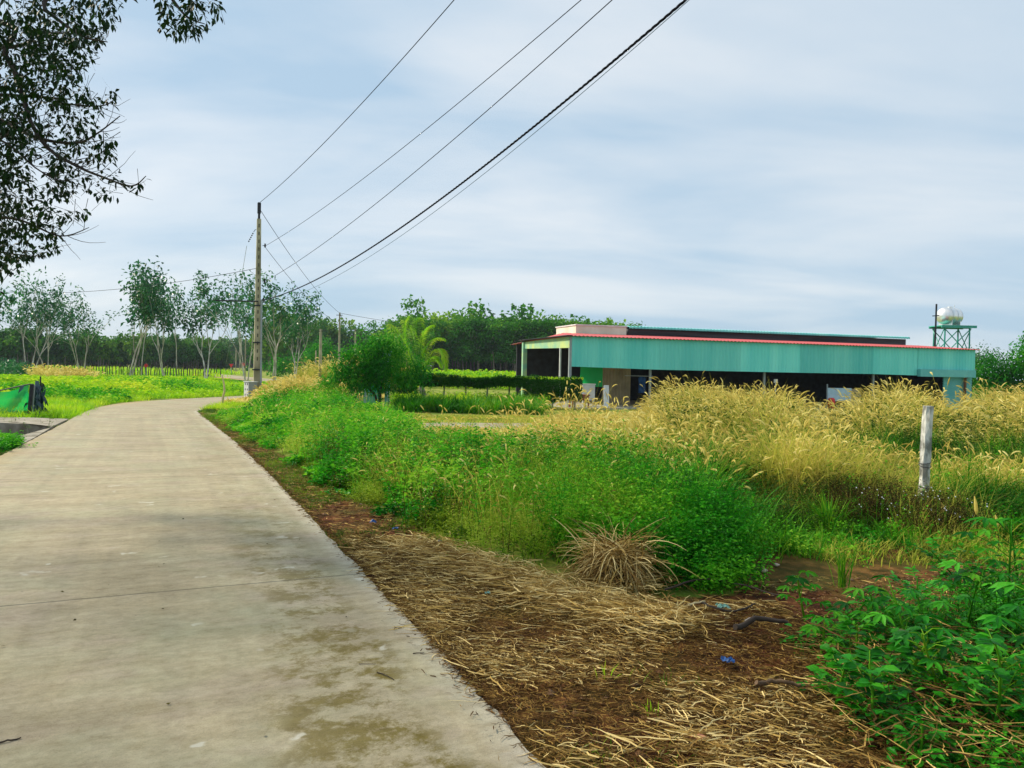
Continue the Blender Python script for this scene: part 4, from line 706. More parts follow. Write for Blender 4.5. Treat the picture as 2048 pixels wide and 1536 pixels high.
wire('overhead_wire', 'topmost thin black wire from the tip of the utility pole', np.array([PX+.03, PD, zcap]), (629, 305), (908, 0), .011)
wire('overhead_wire', 'second thin black wire from the insulator below the pole top', np.array([PX+.36, PD-.1, zi[1]]), (685.5, 388), (1162, 0), .008, off=.3)
wire('overhead_wire', 'third thin black wire next above the thick twisted cable', np.array([PX+.36, PD-.1, zi[2]]), (768.5, 394), (1224, 0), .0085, off=.3)
wire('twisted_cable', 'thick twisted black power cable sweeping to the top edge', np.array([PX+.33, PD-.1, zi[3]]), (768.5, 478), (1371, 0), .0115, twist=True, off=.3)
wire('overhead_wire', 'thin blue wire running just under the thick twisted cable', np.array([PX+.33, PD-.1, zi[4]-.08]), (775, 490), (1378, 0), .006, 'bluewire', off=.3)
def span(label, a, b_, sag, rad=.012, name='overhead_wire'):
    a = np.asarray(a, float); b_ = np.asarray(b_, float); t = np.linspace(0, 1, 40)[:, None]; p_ = a+(b_-a)*t; p_[:, 2] -= (4*sag*t*(1-t))[:, 0]; mb = MB(); tube(mb, p_, rad, 5); return tag(mb.build(name, M['post'] if rad < .011 else M['wire']), label, 'cable')
A677 = np.array([FP[0][1], 72, FP[0][2]-.05]); A709 = np.array([FP[2][1], 100, FP[2][2]-.05]); A640 = np.array([FP[1][1], 84, FP[1][2]-.1])
span('thin wire dropping from the pole top to the tall thin distant pole', (PX+.06, PD, zcap-.35), A677, .5, .013); span('faint wire from the second insulator to the tall thin distant pole', (PX+.36, PD-.1, zi[1]-.1), A677-[0, 0, 1.0], .5, .011)
span('faint wire between the two distant poles behind the bush tree', A677, A709, .6, .02); span('faint wire from the tall distant pole to the pale concrete pole', A677-[0, 0, 1.0], A640, .3, .018)
rgt = P(1040, 662, 95); span('thin wire running right from the tall distant pole behind the palm', A677-[0, 0, .0], (rgt[0], 95, rgt[2]), .5, .016)
lft = P(-120, 568, 60); span('faint long wire crossing left behind the rubber trees', (PX-.12, PD, P(514, 537, PD)[2]), (lft[0], 60, lft[2]), .9, .012); e_ = P(440, 610, 52); 
g_ = P(452, 700, 60); span('faint wire slanting down left from the pole insulator', a+np.array([-.12, 0, -.12])+unit(d_)*.5 if False else (PX-.55, PD, P(502, 492, PD)[2]), (g_[0], 60, 1.6), .2, .010)
# ------------------------------------------------------------------ plant scatter
def scat(poly, n, rg, clear=True):
    poly = np.array([q[:2] for q in poly]); lo = poly.min(0); hi = poly.max(0); out = []
    tot = 0
    while tot < n:
        p_ = rg.uniform(lo, hi, (n*2, 2)); p_ = p_[inpoly(p_[:, 0], p_[:, 1], poly)]
        if clear: p_ = p_[~inpoly(p_[:, 0], p_[:, 1], ROADPOLY)]
        out.append(p_); tot += len(p_)
    return np.concatenate(out)[:n]
def pxof(x, y): return proj(x, y, np.zeros(len(x)))[0]
PROF = np.array([(300, 800), (440, 815), (505, 806), (524, 772), (560, 752), (600, 742), (640, 750), (680, 765), (705, 802), (770, 806), (800, 806), (825, 836), (860, 846), (1000, 848), (1080, 838), (1150, 826), (1200, 815), (1250, 806), (1300, 800), (1325, 770), (1350, 744), (1395, 746), (1425, 772), (1460, 758), (1500, 752), (1555, 760), (1590, 788), (1640, 808), (1700, 800), (1750, 768), (1800, 752), (1835, 768), (1870, 796), (1905, 812), (1940, 800), (1970, 772), (2000, 762), (2048, 755), (2400, 750)], float)
def cap(x, y, extra=0.0):
    px = pxof(x, y); t = np.interp(px, PROF[:, 0], PROF[:, 1])+extra; return np.maximum(CH-(t-hor(px))/FPX*y, .12)
def grass(name, label, cat, xy, h, nb, wd, mt, rg, lean=(.05, .45), bend=(.2, 1.3), spread=.07, k=4, zoff=0.0, fr=(.55, 1.0)):
    """tufts of curved blades"""
    n = len(xy)*nb; C = np.repeat(xy, nb, 0)+rg.normal(size=(n, 2))*spread; z = gz(C[:, 0], C[:, 1])+zoff; H = np.repeat(h, nb)*rg.uniform(*fr, n)
    mb = MB(); prof = {3: [.8, 1, .1], 4: [.7, 1, .75, .06], 5: [.7, 1, .95, .6, .05], 6: [.6, .9, 1, .85, .5, .05]}[k]
    tuft = np.repeat(rg.random(len(xy)), nb)
    ribbons(mb, np.concatenate([C, z[:, None]], 1), rg.uniform(0, 6.283, n), rg.uniform(*lean, n), rg.uniform(*bend, n), H*1.08, wd*rg.uniform(.6, 1.3, n), prof, rnd=np.clip(tuft*.5+rg.random(n)*.5, 0, 1))
    return tag(mb.build(name, mt), label, cat, kind='stuff')
def weeds(name, label, xy, h, nst, nlf, leaf, mt, rg, wid=.45, spread=.10, lean=.35, up=.15, near=False, top=0.0):
    mb = MB(); n = len(xy)*nst; C = np.repeat(xy, nst, 0)+rg.normal(size=(n, 2))*spread; z = gz(C[:, 0], C[:, 1]); H = np.repeat(h, nst)*rg.uniform(.6, 1.0, n); B0 = np.concatenate([C, z[:, None]], 1)
    az = rg.uniform(0, 6.283, n); ln = rg.uniform(0, lean, n); bd = rg.uniform(0, .4, n)
    ribbons(mb, B0, az, ln, bd, H, .006+0*H, [1, .9, .6, .3], phi=rg.uniform(0, 3, n), rnd=.1)
    t = top+(1-top)*rg.random((n, nlf))**.75; th = ln[:, None]+bd[:, None]*t*.5; hx = np.stack([np.cos(az), np.sin(az)], -1)
    Pp = np.concatenate([B0[:, None, :2]+hx[:, None]*(np.sin(th)*t*H[:, None])[..., None], (B0[:, None, 2]+np.cos(th)*t*H[:, None])[..., None]], -1).reshape(-1, 3)
    a2 = rg.uniform(0, 6.283, len(Pp)); A = np.stack([np.cos(a2), np.sin(a2), rg.uniform(up-.35, up+.6, len(Pp))], 1); cl = np.repeat(np.repeat(rg.random(len(xy)), nst), nlf)
    Pp = Pp+unit(A)*(rg.random(len(Pp))*.05)[:, None]; L = leaf*rg.uniform(.55, 1.35, len(Pp)); r_ = np.clip(cl*.55+rg.random(len(Pp))*.45, 0, 1)
    (leaf6 if near else leaves)(mb, Pp, A, L, L*wid, r_)
    return tag(mb.build(name, mt), label, 'weeds', kind='stuff')
# golden foxtail grass: blades, stalks and seed heads
def golden(name, label, xy, h, nb, nh, rg, wd=.010, hw=.022, hl=.15, wind=2.6, green=0.0):
    mb = MB(); h = h*(.60+.62*vn(xy[:, 0]+31, xy[:, 1]+7, .9)); n = len(xy)*nb; C = np.repeat(xy, nb, 0)+rg.normal(size=(n, 2))*.10; z = gz(C[:, 0], C[:, 1])
    tuft = np.repeat(rg.random(len(xy)), nb); H = np.repeat(h, nb)*rg.uniform(.35, .95, n)
    ribbons(mb, np.concatenate([C, z[:, None]], 1), rg.uniform(0, 6.283, n), rg.uniform(.02, .4, n), rg.uniform(.3, 1.6, n), H*1.15, wd*rg.uniform(.6, 1.4, n), [.7, 1, .7, .06], rnd=np.clip(tuft*.5+rg.random(n)*.5, 0, 1), m=2 if False else 0)
    n = len(xy)*nh; C = np.repeat(xy, nh, 0)+rg.normal(size=(n, 2))*.09; z = gz(C[:, 0], C[:, 1]); H = np.maximum(np.repeat(h, nh)*rg.uniform(.62, 1.04, n)-hl*.25, .12)
    az = wind+rg.normal(size=n)*1.7; lean = rg.uniform(.02, .42, n); bend = rg.uniform(.1, .9, n)
    tips, th = ribbons(mb, np.concatenate([C, z[:, None]], 1), az, lean, bend, H*.93, .0045+0*H, [1, 1, 1, .8], phi=rg.uniform(0, 3, n), rnd=.85)
    L = hl*rg.uniform(.6, 1.25, n); bd = rg.uniform(.2, 1.9, n); r_ = rg.random(n)
    for ph in (0, 1.05, 2.1): ribbons(mb, tips, az, th, bd, L, hw*(.7+.5*r_), [.25, .9, 1, .9, .15], phi=ph, rnd=np.clip(r_*.8+.1, 0, 1), m=1)
    return tag(mb.build(name, [M['goldblade'], M['goldhead']]), label, 'grass', kind='stuff')
rg = np.random.default_rng(101)
def sector(pxa, pxb, ya, yb, k=6):
    a = [(GP(p_, ya)) for p_ in np.linspace(pxa, pxb, k)]; b_ = [(GP(p_, yb)) for p_ in np.linspace(pxb, pxa, k)]; return a+b_
def keep(xy, f): return xy[f]
def patchy(xy, s, th, rg, off=0): return xy[vn(xy[:, 0]+off, xy[:, 1]+off, s)+rg.normal(size=len(xy))*.08 > th]
# back and middle golden mass
xy = scat(sector(1280, 2330, 13, 25), 2700, rg); xy = xy[vn(xy[:, 0]+11, xy[:, 1]+3, .8)+rg.normal(size=2700)*.1 > .30]; px = pxof(xy[:, 0], xy[:, 1]); h = np.minimum(rg.uniform(1.25, 1.75, len(xy)), cap(xy[:, 0], xy[:, 1])*rg.uniform(.84, 1.02, len(xy))); ok = h > .35
golden('golden_grass', 'tall golden foxtail grass with feathery heads before the shed', xy[ok], h[ok], 14, 7, rg, wd=.013, hw=.021, hl=.19)
xy = scat(sector(1200, 2330, 9.2, 13), 1900, rg); px = pxof(xy[:, 0], xy[:, 1]); nat = np.where(px > 1520, rg.uniform(.95, 1.4, len(xy)), rg.uniform(.8, 1.15, len(xy)))*(1-.35*np.exp(-((px-1830)/130)**2)*(xy[:, 1] < 11.5)); h = np.minimum(nat, cap(xy[:, 0], xy[:, 1], 8)*rg.uniform(.8, 1.0, len(xy)))
hv_ = vn(xy[:, 0]+3, xy[:, 1], .75)+rg.normal(size=len(xy))*.07; hf = (hv_ > (.55+.10*(px < 1480)+.10*((px > 1640) & (px < 1880))+.10*(xy[:, 1] < 10.3))) & (rg.random(len(xy)) < .8)
golden('golden_grass', 'thick yellow foxtail grass with many nodding heads around the white post', xy[hf], h[hf], 18, 6, rg, wd=.011, hw=.017, hl=.155)
g2 = ~hf & (hv_ < .45); g1 = ~hf & ~g2
golden('mixed_grass', 'olive green tall grass with few heads between the golden clumps', xy[g1], h[g1]*.88, 20, 1, rg, wd=.012, hw=.02, hl=.13)
weeds('green_weeds', 'green weedy bushes standing among the golden grass', xy[g2][::2], h[g2][::2]*.8, 7, 18, .050, M['darkolive'], rg, wid=.32, lean=.5); grass('green_grass', 'fresh green grass between the golden clumps', 'grass', xy[g2][1::2], h[g2][1::2]*.8, 26, .012, M['greenblade'], rg, k=5)
xy = scat(sector(1330, 2330, 13, 22), 620, rg); h = np.minimum(rg.uniform(.9, 1.35, len(xy)), cap(xy[:, 0], xy[:, 1], 6)); weeds('green_weeds', 'green bushy weeds poking through the back golden grass', xy[h > .3], h[h > .3], 7, 16, .08, M['darkolive'], rg, wid=.3, lean=.5)
# left side of that mass, shorter, up to the dirt track
xy = scat(sector(1090, 1300, 12, 20), 650, rg); h = np.minimum(rg.uniform(.7, 1.1, len(xy)), cap(xy[:, 0], xy[:, 1])*rg.uniform(.85, 1.05, len(xy)))
golden('golden_grass', 'short golden foxtail grass in front of the red table', xy, h, 12, 8, rg, wd=.012, hw=.019, hl=.15)
xy = scat(sector(840, 1200, 9.5, 19), 1500, rg); h = np.minimum(rg.uniform(.45, .95, len(xy)), cap(xy[:, 0], xy[:, 1])*rg.uniform(.8, 1.0, len(xy)))
golden('golden_grass', 'thin low yellow grass just in front of the bare dirt track', xy, h, 14, 4, rg, wd=.012, hw=.018, hl=.13)
# scattered taller stalks before the hedge, with reddish heads
for (a_, b_, n_, y0, y1, t0) in ((1120, 1250, 46, 18, 21, 778), (1010, 1120, 18, 17, 21, 800), (870, 1030, 14, 16, 20, 812), (1870, 1925, 30, 15, 19, 760)):
    xy = scat(sector(a_, b_, y0, y1), n_, rg); px = pxof(xy[:, 0], xy[:, 1]); h = (CH-(t0-hor(px))/FPX*xy[:, 1])*rg.uniform(.9, 1.12, n_)+.12
    golden('golden_grass', {1120: 'loose tall stalks with pinkish heads beside the red table', 1010: 'few thin seeding stalks at the right end of the lemongrass', 870: 'few thin upright stalks before the lemongrass', 1870: 'open tall seeding stalks before the roller shutter'}[a_], xy, h, 4, 3, rg, hw=.028, hl=.2)
# golden grass by the utility pole
xy = scat([(-11.2, 30), (-10.7, 37), (-9.2, 42), (-6.5, 40), (-6.6, 33), (-8.2, 29)], 1300, rg); h = np.minimum(rg.uniform(1.0, 1.6, len(xy)), cap(xy[:, 0], xy[:, 1])*rg.uniform(.7, 1.0, len(xy)))
golden('golden_grass', 'pale golden grass clump right of the utility pole', xy, h, 9, 7, rg, wd=.02, hw=.045, hl=.26)
xy = scat([(-12.5, 53), (-13, 62), (-12, 66), (-9.5, 60), (-8.5, 50)], 700, rg); golden('golden_grass', 'distant ochre dry grass beyond the road curve', xy, rg.uniform(1.2, 2.6, len(xy)), 9, 4, rg, wd=.04, hw=.07, hl=.3)
xy = scat([(-27, 94), (-20, 82), (-14, 84), (-12, 96), (-20, 104)], 420, rg); golden('golden_grass', 'far ochre dry brush bank at the right side of the far road', xy, rg.uniform(1.6, 3.4, len(xy)), 12, 3, rg, wd=.07, hw=.09, hl=.4)
# leafy weeds: stems with leaves
WB = [(-11.6, 29), (-8.9, 23.3), (-5.6, 16.6), (-3.7, 13), (-2.15, 9.8), (-.75, 7.6), (-.1, 6.35), (.5, 5.7), (1.0, 5.55), (1.75, 5.85)]
def edge_d(x, y):
    c = np.array(WB); d = np.full(np.shape(x), 1e9)
    for a, b_ in zip(c[:-1], c[1:]):
        ab = b_-a; t = np.clip(((x-a[0])*ab[0]+(y-a[1])*ab[1])/(ab@ab), 0, 1); d = np.minimum(d, np.hypot(x-a[0]-t*ab[0], y-a[1]-t*ab[1]))
    return d
# far bright green bank
xy = scat([(-10.6, 29), (-8.9, 23.3), (-5.6, 16.6), (-3.7, 13.2), (-1.2, 13.5), (-2.6, 19), (-3.8, 25), (-6, 31), (-9.5, 33)], 2500, rg); d = edge_d(xy[:, 0], xy[:, 1])
h = np.minimum(rg.uniform(.55, 1.0, len(xy))*np.clip(.12+d*.55, 0, 1), cap(xy[:, 0], xy[:, 1])*rg.uniform(.85, 1, len(xy)))
h = h*(.6+.7*vn(xy[:, 0], xy[:, 1]+50, .9)); f = vn(xy[:, 0], xy[:, 1], .5)+rg.normal(size=len(xy))*.08 > .42
weeds('green_weeds', 'bright green leafy weed bank beside the road curve', xy[f], h[f], 5, 13, .085, M['weed'], rg, lean=.5)
weeds('green_weeds', 'yellow green weedy patches within the roadside bank', xy[~f], h[~f]*1.05, 5, 14, .06, M['feather'], rg, wid=.26, up=.4, lean=.45)
# nearer leafy mass
xy = scat([(-3.7, 13), (-2.15, 9.8), (-.75, 7.6), (-.1, 6.5), (.5, 6.45), (1.3, 6.6), (1.6, 8.2), (1.2, 10.5), (0.2, 13), (-1.2, 13.5)], 1500, rg); d = edge_d(xy[:, 0], xy[:, 1])
h = np.minimum(rg.uniform(.55, 1.12, len(xy))*(.55+.75*vn(xy[:, 0]*1.0, xy[:, 1], 1.6))*np.clip(.15+d*.8, 0, 1), cap(xy[:, 0], xy[:, 1], 10)*rg.uniform(.8, 1, len(xy))); v_ = vn(xy[:, 0]+3, xy[:, 1]+8, .8); px = pxof(xy[:, 0], xy[:, 1])
f = px+80*(v_-.5) < 880
sp = np.floor(np.clip(vn(xy[:, 0]*1.0+5, xy[:, 1]+2, 1.5)*1.15+(px-800)/2400+rg.normal(size=len(xy))*.10-.1, 0, .999)*4).astype(int); hv = h*(.8+.4*rg.random(len(xy)))
k_ = rg.random(len(xy)) < .62
def sub(i): return xy[(sp == i) & k_], hv[(sp == i) & k_]
x_, h_ = sub(0); weeds('green_weeds', 'lush green broad leaved weeds above the blue litter', x_, h_, 7, 16, .078, M['weed'], rg, wid=.5, lean=.6, top=.12)
x_, h_ = sub(1); weeds('green_weeds', 'deep green leafy weeds in the middle of the roadside mass', x_, h_, 8, 18, .060, M['deep'], rg, wid=.42, lean=.55, top=.1)
x_, h_ = sub(2); weeds('olive_weeds', 'dense olive green shrubby weeds in the middle of the verge', x_, h_, 9, 22, .040, M['olive'], rg, wid=.36, lean=.5, top=.08)
x_, h_ = sub(3); weeds('feathery_weeds', 'fine feathery yellow green weeds beside the golden grass', x_, h_*1.05, 10, 26, .034, M['feather'], rg, wid=.22, lean=.5, top=.1, up=.4)
xd = xy[rg.random(len(xy)) < .14]; weeds('dead_weeds', 'dry brown stems and withered leaves among the green weeds', xd, np.minimum(rg.uniform(.5, 1.05, len(xd)), cap(xd[:, 0], xd[:, 1], 5)), 4, 7, .035, M['straw'], rg, wid=.25, up=.3)
xy2 = xy[rg.random(len(xy)) < .16]; h2 = np.minimum(rg.uniform(.8, 1.25, len(xy2)), cap(xy2[:, 0], xy2[:, 1], -14)); weeds('green_weeds', 'tall bright stems rising through the shrubby weeds', xy2, h2, 3, 18, .055, M['weed'], rg, top=.3, wid=.3)
# the deep green bush mound behind the straw pile
xy = scat([(.45, 6.55), (1.0, 6.3), (1.28, 5.75), (1.8, 5.75), (2.05, 6.9), (1.9, 8.0), (1.2, 8.2), (.5, 7.3)], 560, rg); d = np.minimum(edge_d(xy[:, 0], xy[:, 1]), np.hypot(xy[:, 0]-2.1, xy[:, 1]-7.2)+.02); h = rg.uniform(.55, .80, len(xy))*np.clip(.42+d*.9, 0, 1)
h = h*(.65+.6*vn(xy[:, 0], xy[:, 1]+90, 2.4)); k_ = rg.random(len(xy)) < .75; weeds('low_weeds', 'low deep green weed mound right behind the dry straw heap', xy[k_], h[k_], 7, 20, .040, M['weed'], rg, wid=.42, spread=.07, lean=.6); weeds('low_weeds', 'narrow leaved green stems standing out of the low weed mound', xy[~k_], h[~k_]*1.25, 4, 16, .05, M['greenblade'], rg, wid=.2, lean=.5, up=.5)
xy = scat([(.2, 7.5), (1.9, 7.6), (2.6, 9.5), (2.2, 11.5), (.5, 11)], 650, rg); h = np.minimum(rg.uniform(.6, 1.0, len(xy)), cap(xy[:, 0], xy[:, 1], 25)); grass('green_grass', 'tall mixed green grass behind the weed mound', 'grass', xy, h, 22, .011, M['greenblade'], rg, k=5)
xy = xy[rg.random(len(xy)) < .13]; golden('golden_grass', 'few large pale seed heads over the deep green weed mound', xy, rg.uniform(.85, 1.1, len(xy)), 2, 2, rg, hw=.022, hl=.14, wind=.3)
# low grass and weeds in front of the golden mass, right
xy = scat([(2.0, 6.75), (4.4, 6.9), (9, 7.2), (10, 10.6), (5, 10.4), (2.0, 10.0)], 1500, rg); v_ = vn(xy[:, 0], xy[:, 1], .9); h = rg.uniform(.22, .62, len(xy))*np.clip(.5+(xy[:, 1]-7)*.35+np.clip(2.9-xy[:, 0], 0, 1)*.5, .4, 1.4)*(.6+.8*vn(xy[:, 0], xy[:, 1]+20, 1.3))
grass('low_grass', 'low green and olive grass at the foot of the white post', 'grass', xy[v_ > .45], h[v_ > .45], 26, .009, M['greenblade'], rg, lean=(.1, .7), spread=.1)
grass('low_grass', 'low yellowing grass tufts in front of the golden grass', 'grass', xy[v_ <= .45], h[v_ <= .45], 24, .008, M['goldblade'], rg, lean=(.1, .7), spread=.1)
weeds('low_weeds', 'small creeping leafy weeds between the low grass tufts', xy[::3], h[::3]*.9, 4, 14, .035, M['weed'], rg, wid=.55)
xy = scat([(4.3, 9.6), (3.5, 9.2), (3.45, 8.0), (4.1, 7.5), (4.75, 7.8), (4.9, 9.0)], 330, rg); weeds('brown_weeds', 'dark dead brown weeds left of the white post', xy, rg.uniform(.3, .62, len(xy)), 8, 14, .03, M['brown'], rg, wid=.3, up=.5, lean=.6)
xy = scat([(1.9, 7.3), (4.4, 7.6), (9, 8.2), (9.5, 10.8), (5, 10.9), (1.6, 10.4)], 900, rg); v_ = vn(xy[:, 0]+60, xy[:, 1], 1.0)+rg.normal(size=len(xy))*.08; xy = xy[v_ > .42]; weeds('dark_weeds', 'dark olive weeds below the golden grass around the white post', xy, rg.uniform(.3, .7, len(xy))*np.clip(.5+(xy[:, 1]-7)*.3, .5, 1.2), 8, 16, .034, M['darkolive'], rg, wid=.3, lean=.6)
# grass and dead stalks pushing through the leafy weeds
xy = scat([(-2.0, 10.2), (-.6, 8.2), (.2, 6.9), (1.6, 7.2), (1.9, 9.5), (1.6, 12), (0.2, 13.2), (-1.2, 13.5)], 520, rg); h = np.minimum(rg.uniform(.65, 1.1, len(xy)), cap(xy[:, 0], xy[:, 1], 6)); golden('mixed_grass', 'yellow green grass stalks mixed through the shrubby weeds', xy, h, 7, 1, rg, wd=.009, hw=.014, hl=.10)
xy = scat([(-9.5, 25), (-5.0, 17.2), (-2.8, 13), (-.8, 13.6), (-3.5, 22), (-7, 30)], 380, rg); h = np.minimum(rg.uniform(.6, 1.1, len(xy)), cap(xy[:, 0], xy[:, 1], -2)); golden('mixed_grass', 'thin yellow stalks scattered over the bright roadside bank', xy, h, 4, 1, rg, wd=.012, hw=.018, hl=.12)
xy = scat([(0.4, 9.0), (2.1, 8.6), (3.4, 10.2), (3.2, 13), (1.0, 13)], 420, rg); h = np.minimum(rg.uniform(.8, 1.2, len(xy)), cap(xy[:, 0], xy[:, 1], 12)); golden('golden_grass', 'near golden foxtail heads leaning over the green grass', xy, h, 9, 4, rg, wd=.010, hw=.022, hl=.14)
# tiny white flowers
n_ = 60; xyf = scat([(3.6, 8.4), (3.5, 7.6), (4.1, 7.3), (4.75, 7.6), (4.8, 8.3)], n_, rg); mb = MB()
for (x, y) in xyf:
    z = rg.uniform(.18, .5); r_ = rg.uniform(.005, .009); V = [[x+r_*math.cos(a), y+r_*math.sin(a)*.6, z+r_*math.sin(a)*.8] for a in np.linspace(0, 6.283, 6, endpoint=False)]+[[x, y, z+.004]]; mb.add(V, [[w, (w+1) % 6, 6] for w in range(6)])
    ribbons(mb, np.array([[x, y, gz(x, y)]]), np.array([0.0]), 0.0, 0.0, z, .003, [1, 1], rnd=.5, m=1)
tag(mb.build('flowers', [M['flower'], M['greenblade']]), 'tiny white flowers dotted over the dark weeds left of the post', 'flowers', kind='stuff')
# verge: short sparse grass between road edge and weeds, and along the far curve
VP = [tuple(p_) for p_ in R_[48*1:48*11:12]]+[(-10.9, 31), (-9.6, 27), (-8.7, 23.6), (-5.4, 16.7), (-3.5, 13), (-1.95, 9.8), (-.5, 7.5), (.6, 5.3), (1.4, 3.2)]
xy = scat(VP, 4200, rg); dd = road_dist(xy[:, 0], xy[:, 1]); v_ = vn(xy[:, 0]*1.0, xy[:, 1], 1.1); pr = np.where(xy[:, 1] > 27, 1.0, np.clip(np.exp(-((dd-.25)/.2)**2)*1.2*(v_ > .50)+.55*(edge_d(xy[:, 0], xy[:, 1]) < .4)*(v_ > .35)+.30*(v_ > .68), 0, 1))*np.clip((xy[:, 1]-3.2)/3.0, .12, 1)
xy = xy[rg.random(len(xy)) < pr]
grass('verge_grass', 'short patchy grass growing along the road edge', 'grass', xy, rg.uniform(.05, .13, len(xy))*(.75+.5*(xy[:, 1] > 20)), 22, .0055, M['olive'], rg, lean=(.2, 1.1), bend=(.2, .9), spread=.07, k=3)
xy = scat([(-11.6, 27), (-11.9, 33), (-11.7, 37), (-9.5, 38), (-9, 30), (-9.8, 26.5)], 1100, rg); grass('verge_grass', 'short yellow green grass around the foot of the utility pole', 'grass', xy, rg.uniform(.12, .32, len(xy)), 14, .014, M['field'], rg, k=3, spread=.12)
# lemongrass clumps before the hedge
xy = scat(sector(800, 1085, 28.2, 31.0), 170, rg); h = rg.uniform(.45, .95, len(xy))*(.65+.5*vn(xy[:, 0], xy[:, 1], 1.4)); grass('lemongrass', 'dark green lemongrass row growing under the hedge', 'grass', xy, h, 42, .030, M['greenblade'], rg, lean=(.05, .7), bend=(.2, 1.2), spread=.10, k=5)
xy = scat(sector(790, 1100, 31.5, 34), 160, rg); weeds('yard_weeds', 'light green low plants seen under the hedge', xy, rg.uniform(.4, .8, len(xy)), 5, 16, .11, M['field'], rg)
xy = scat(sector(830, 1300, 22.6, 26.5), 450, rg); grass('yard_grass', 'short yellowed grass strip behind the bare dirt track', 'grass', xy, rg.uniform(.06, .16, len(xy)), 16, .02, M['goldblade'], rg, k=3, spread=.15)
# cassava field behind hedge
xy = scat(sector(820, 1075, 62, 110), 1100, rg); weeds('crop_field', 'light green crop rows behind the hedge and before the plantation', xy, rg.uniform(1.1, 1.65, len(xy)), 3, 10, .38, M['field'], rg, spread=.4)
# left field
FL = [(-15.9, 33.5), (-14.6, 40), (-14.6, 48), (-17, 56), (-21, 65), (-28, 78), (-37, 92), (-70, 92), (-46, 60), (-30, 42), (-19.5, 28.5), (-15.6, 29.5)]
xy = scat(FL, 4200, rg); h = rg.uniform(.45, .95, len(xy))*np.clip(.4+.14*road_dist(xy[:, 0]+3.2, xy[:, 1]), .4, 1)*(.7+.6*vn(xy[:, 0], xy[:, 1], .25)); px = pxof(xy[:, 0], xy[:, 1]); tp_ = np.interp(px, [0, 395, 425, 500, 515, 530, 560], [748, 752, 760, 765, 768, 762, 762]); h = np.minimum(h, np.maximum(CH-(tp_-hor(px))/FPX*xy[:, 1], .08))
f = vn(xy[:, 0], xy[:, 1], .16) < .62
weeds('field_weeds', 'bright yellow green leafy weeds filling the field left of the road', xy[f], h[f], 4, 11, .17, M['field'], rg, spread=.25)
weeds('field_weeds', 'deeper green leafy patches within the left field', xy[~f], h[~f]*1.1, 4, 12, .15, M['weed'], rg, spread=.25)
xy = scat([(-19.5, 28.5), (-15.7, 29.8), (-15.0, 27.7), (-12.5, 21.8), (-14.2, 21.3), (-20, 22)], 1300, rg); h = rg.uniform(.1, .4, len(xy)); grass('field_grass', 'short yellow green grass at the outside edge of the road bend', 'grass', xy, h, 16, .014, M['field'], rg, k=3, spread=.15)
xy = scat([(-15.9, 33.5), (-14.4, 40), (-14.2, 46), (-16.5, 55), (-18, 55), (-16, 46), (-17, 33), (-19, 29.5), (-15.6, 29.3)], 800, rg); grass('field_grass', 'low grass fringe between the left field and the road', 'grass', xy, rg.uniform(.12, .4, len(xy)), 16, .02, M['field'], rg, k=3, spread=.2)
xy = scat([GP(90, 55), GP(190, 58), GP(180, 70), GP(60, 66)], 260, rg); golden('field_golden_grass', 'pale tawny grass at the back of the left field', xy, rg.uniform(.9, 1.4, len(xy)), 8, 6, rg, wd=.04, hw=.08, hl=.3)
xy = scat([GP(-200, 70), GP(60, 62), GP(20, 80), GP(-150, 90)], 300, rg); weeds('field_shrubs', 'dark green shrubs at the far left behind the net', xy, rg.uniform(1.2, 2.0, len(xy)), 4, 14, .3, M['rubber'], rg, spread=.5)
xy = scat([GP(-100, 100), GP(440, 95), GP(470, 150), GP(-150, 160)], 1800, rg); grass('field_grass', 'sunlit far grass strip behind the stake fence', 'grass', xy, rg.uniform(.5, 1.1, len(xy)), 12, .10, M['field'], rg, k=3, spread=1.2)
# weeds in and around the trench
xy = scat([G(-250, 905)[:2], G(0, 905)[:2], G(38, 889)[:2], G(6, 882)[:2], G(-250, 880)[:2]], 420, rg); weeds('ditch_weeds', 'bright green weeds left of the road near the trench', xy, rg.uniform(.12, .3, len(xy)), 5, 14, .05, M['weed'], rg)
xy = scat(TRENCH, 260, rg); weeds('ditch_weeds', 'dull weeds growing down in the dark trench', xy, rg.uniform(.3, .62, len(xy)), 4, 10, .045, M['olive'], rg)
# stake fence between field and plantation
sf = thing('stake_fence', 'long row of thin dark stakes before the left plantation', 'fence', (*GP(250, 96), 0))
for i, px in enumerate(np.linspace(40, 440, 74)):
    x, y = GP(px+rg.uniform(-1.5, 1.5), 94+6*math.sin(i*.1)+rg.uniform(-.4, .4)); mb = MB(); hgt = rg.uniform(1.0, 1.5); tube(mb, [(x, y, -.1), (x+rg.normal()*.03, y, hgt*.5), (x+rg.normal()*.08, y, hgt)], .055, 4); mb.build('stake', M['dtrunk'], sf)
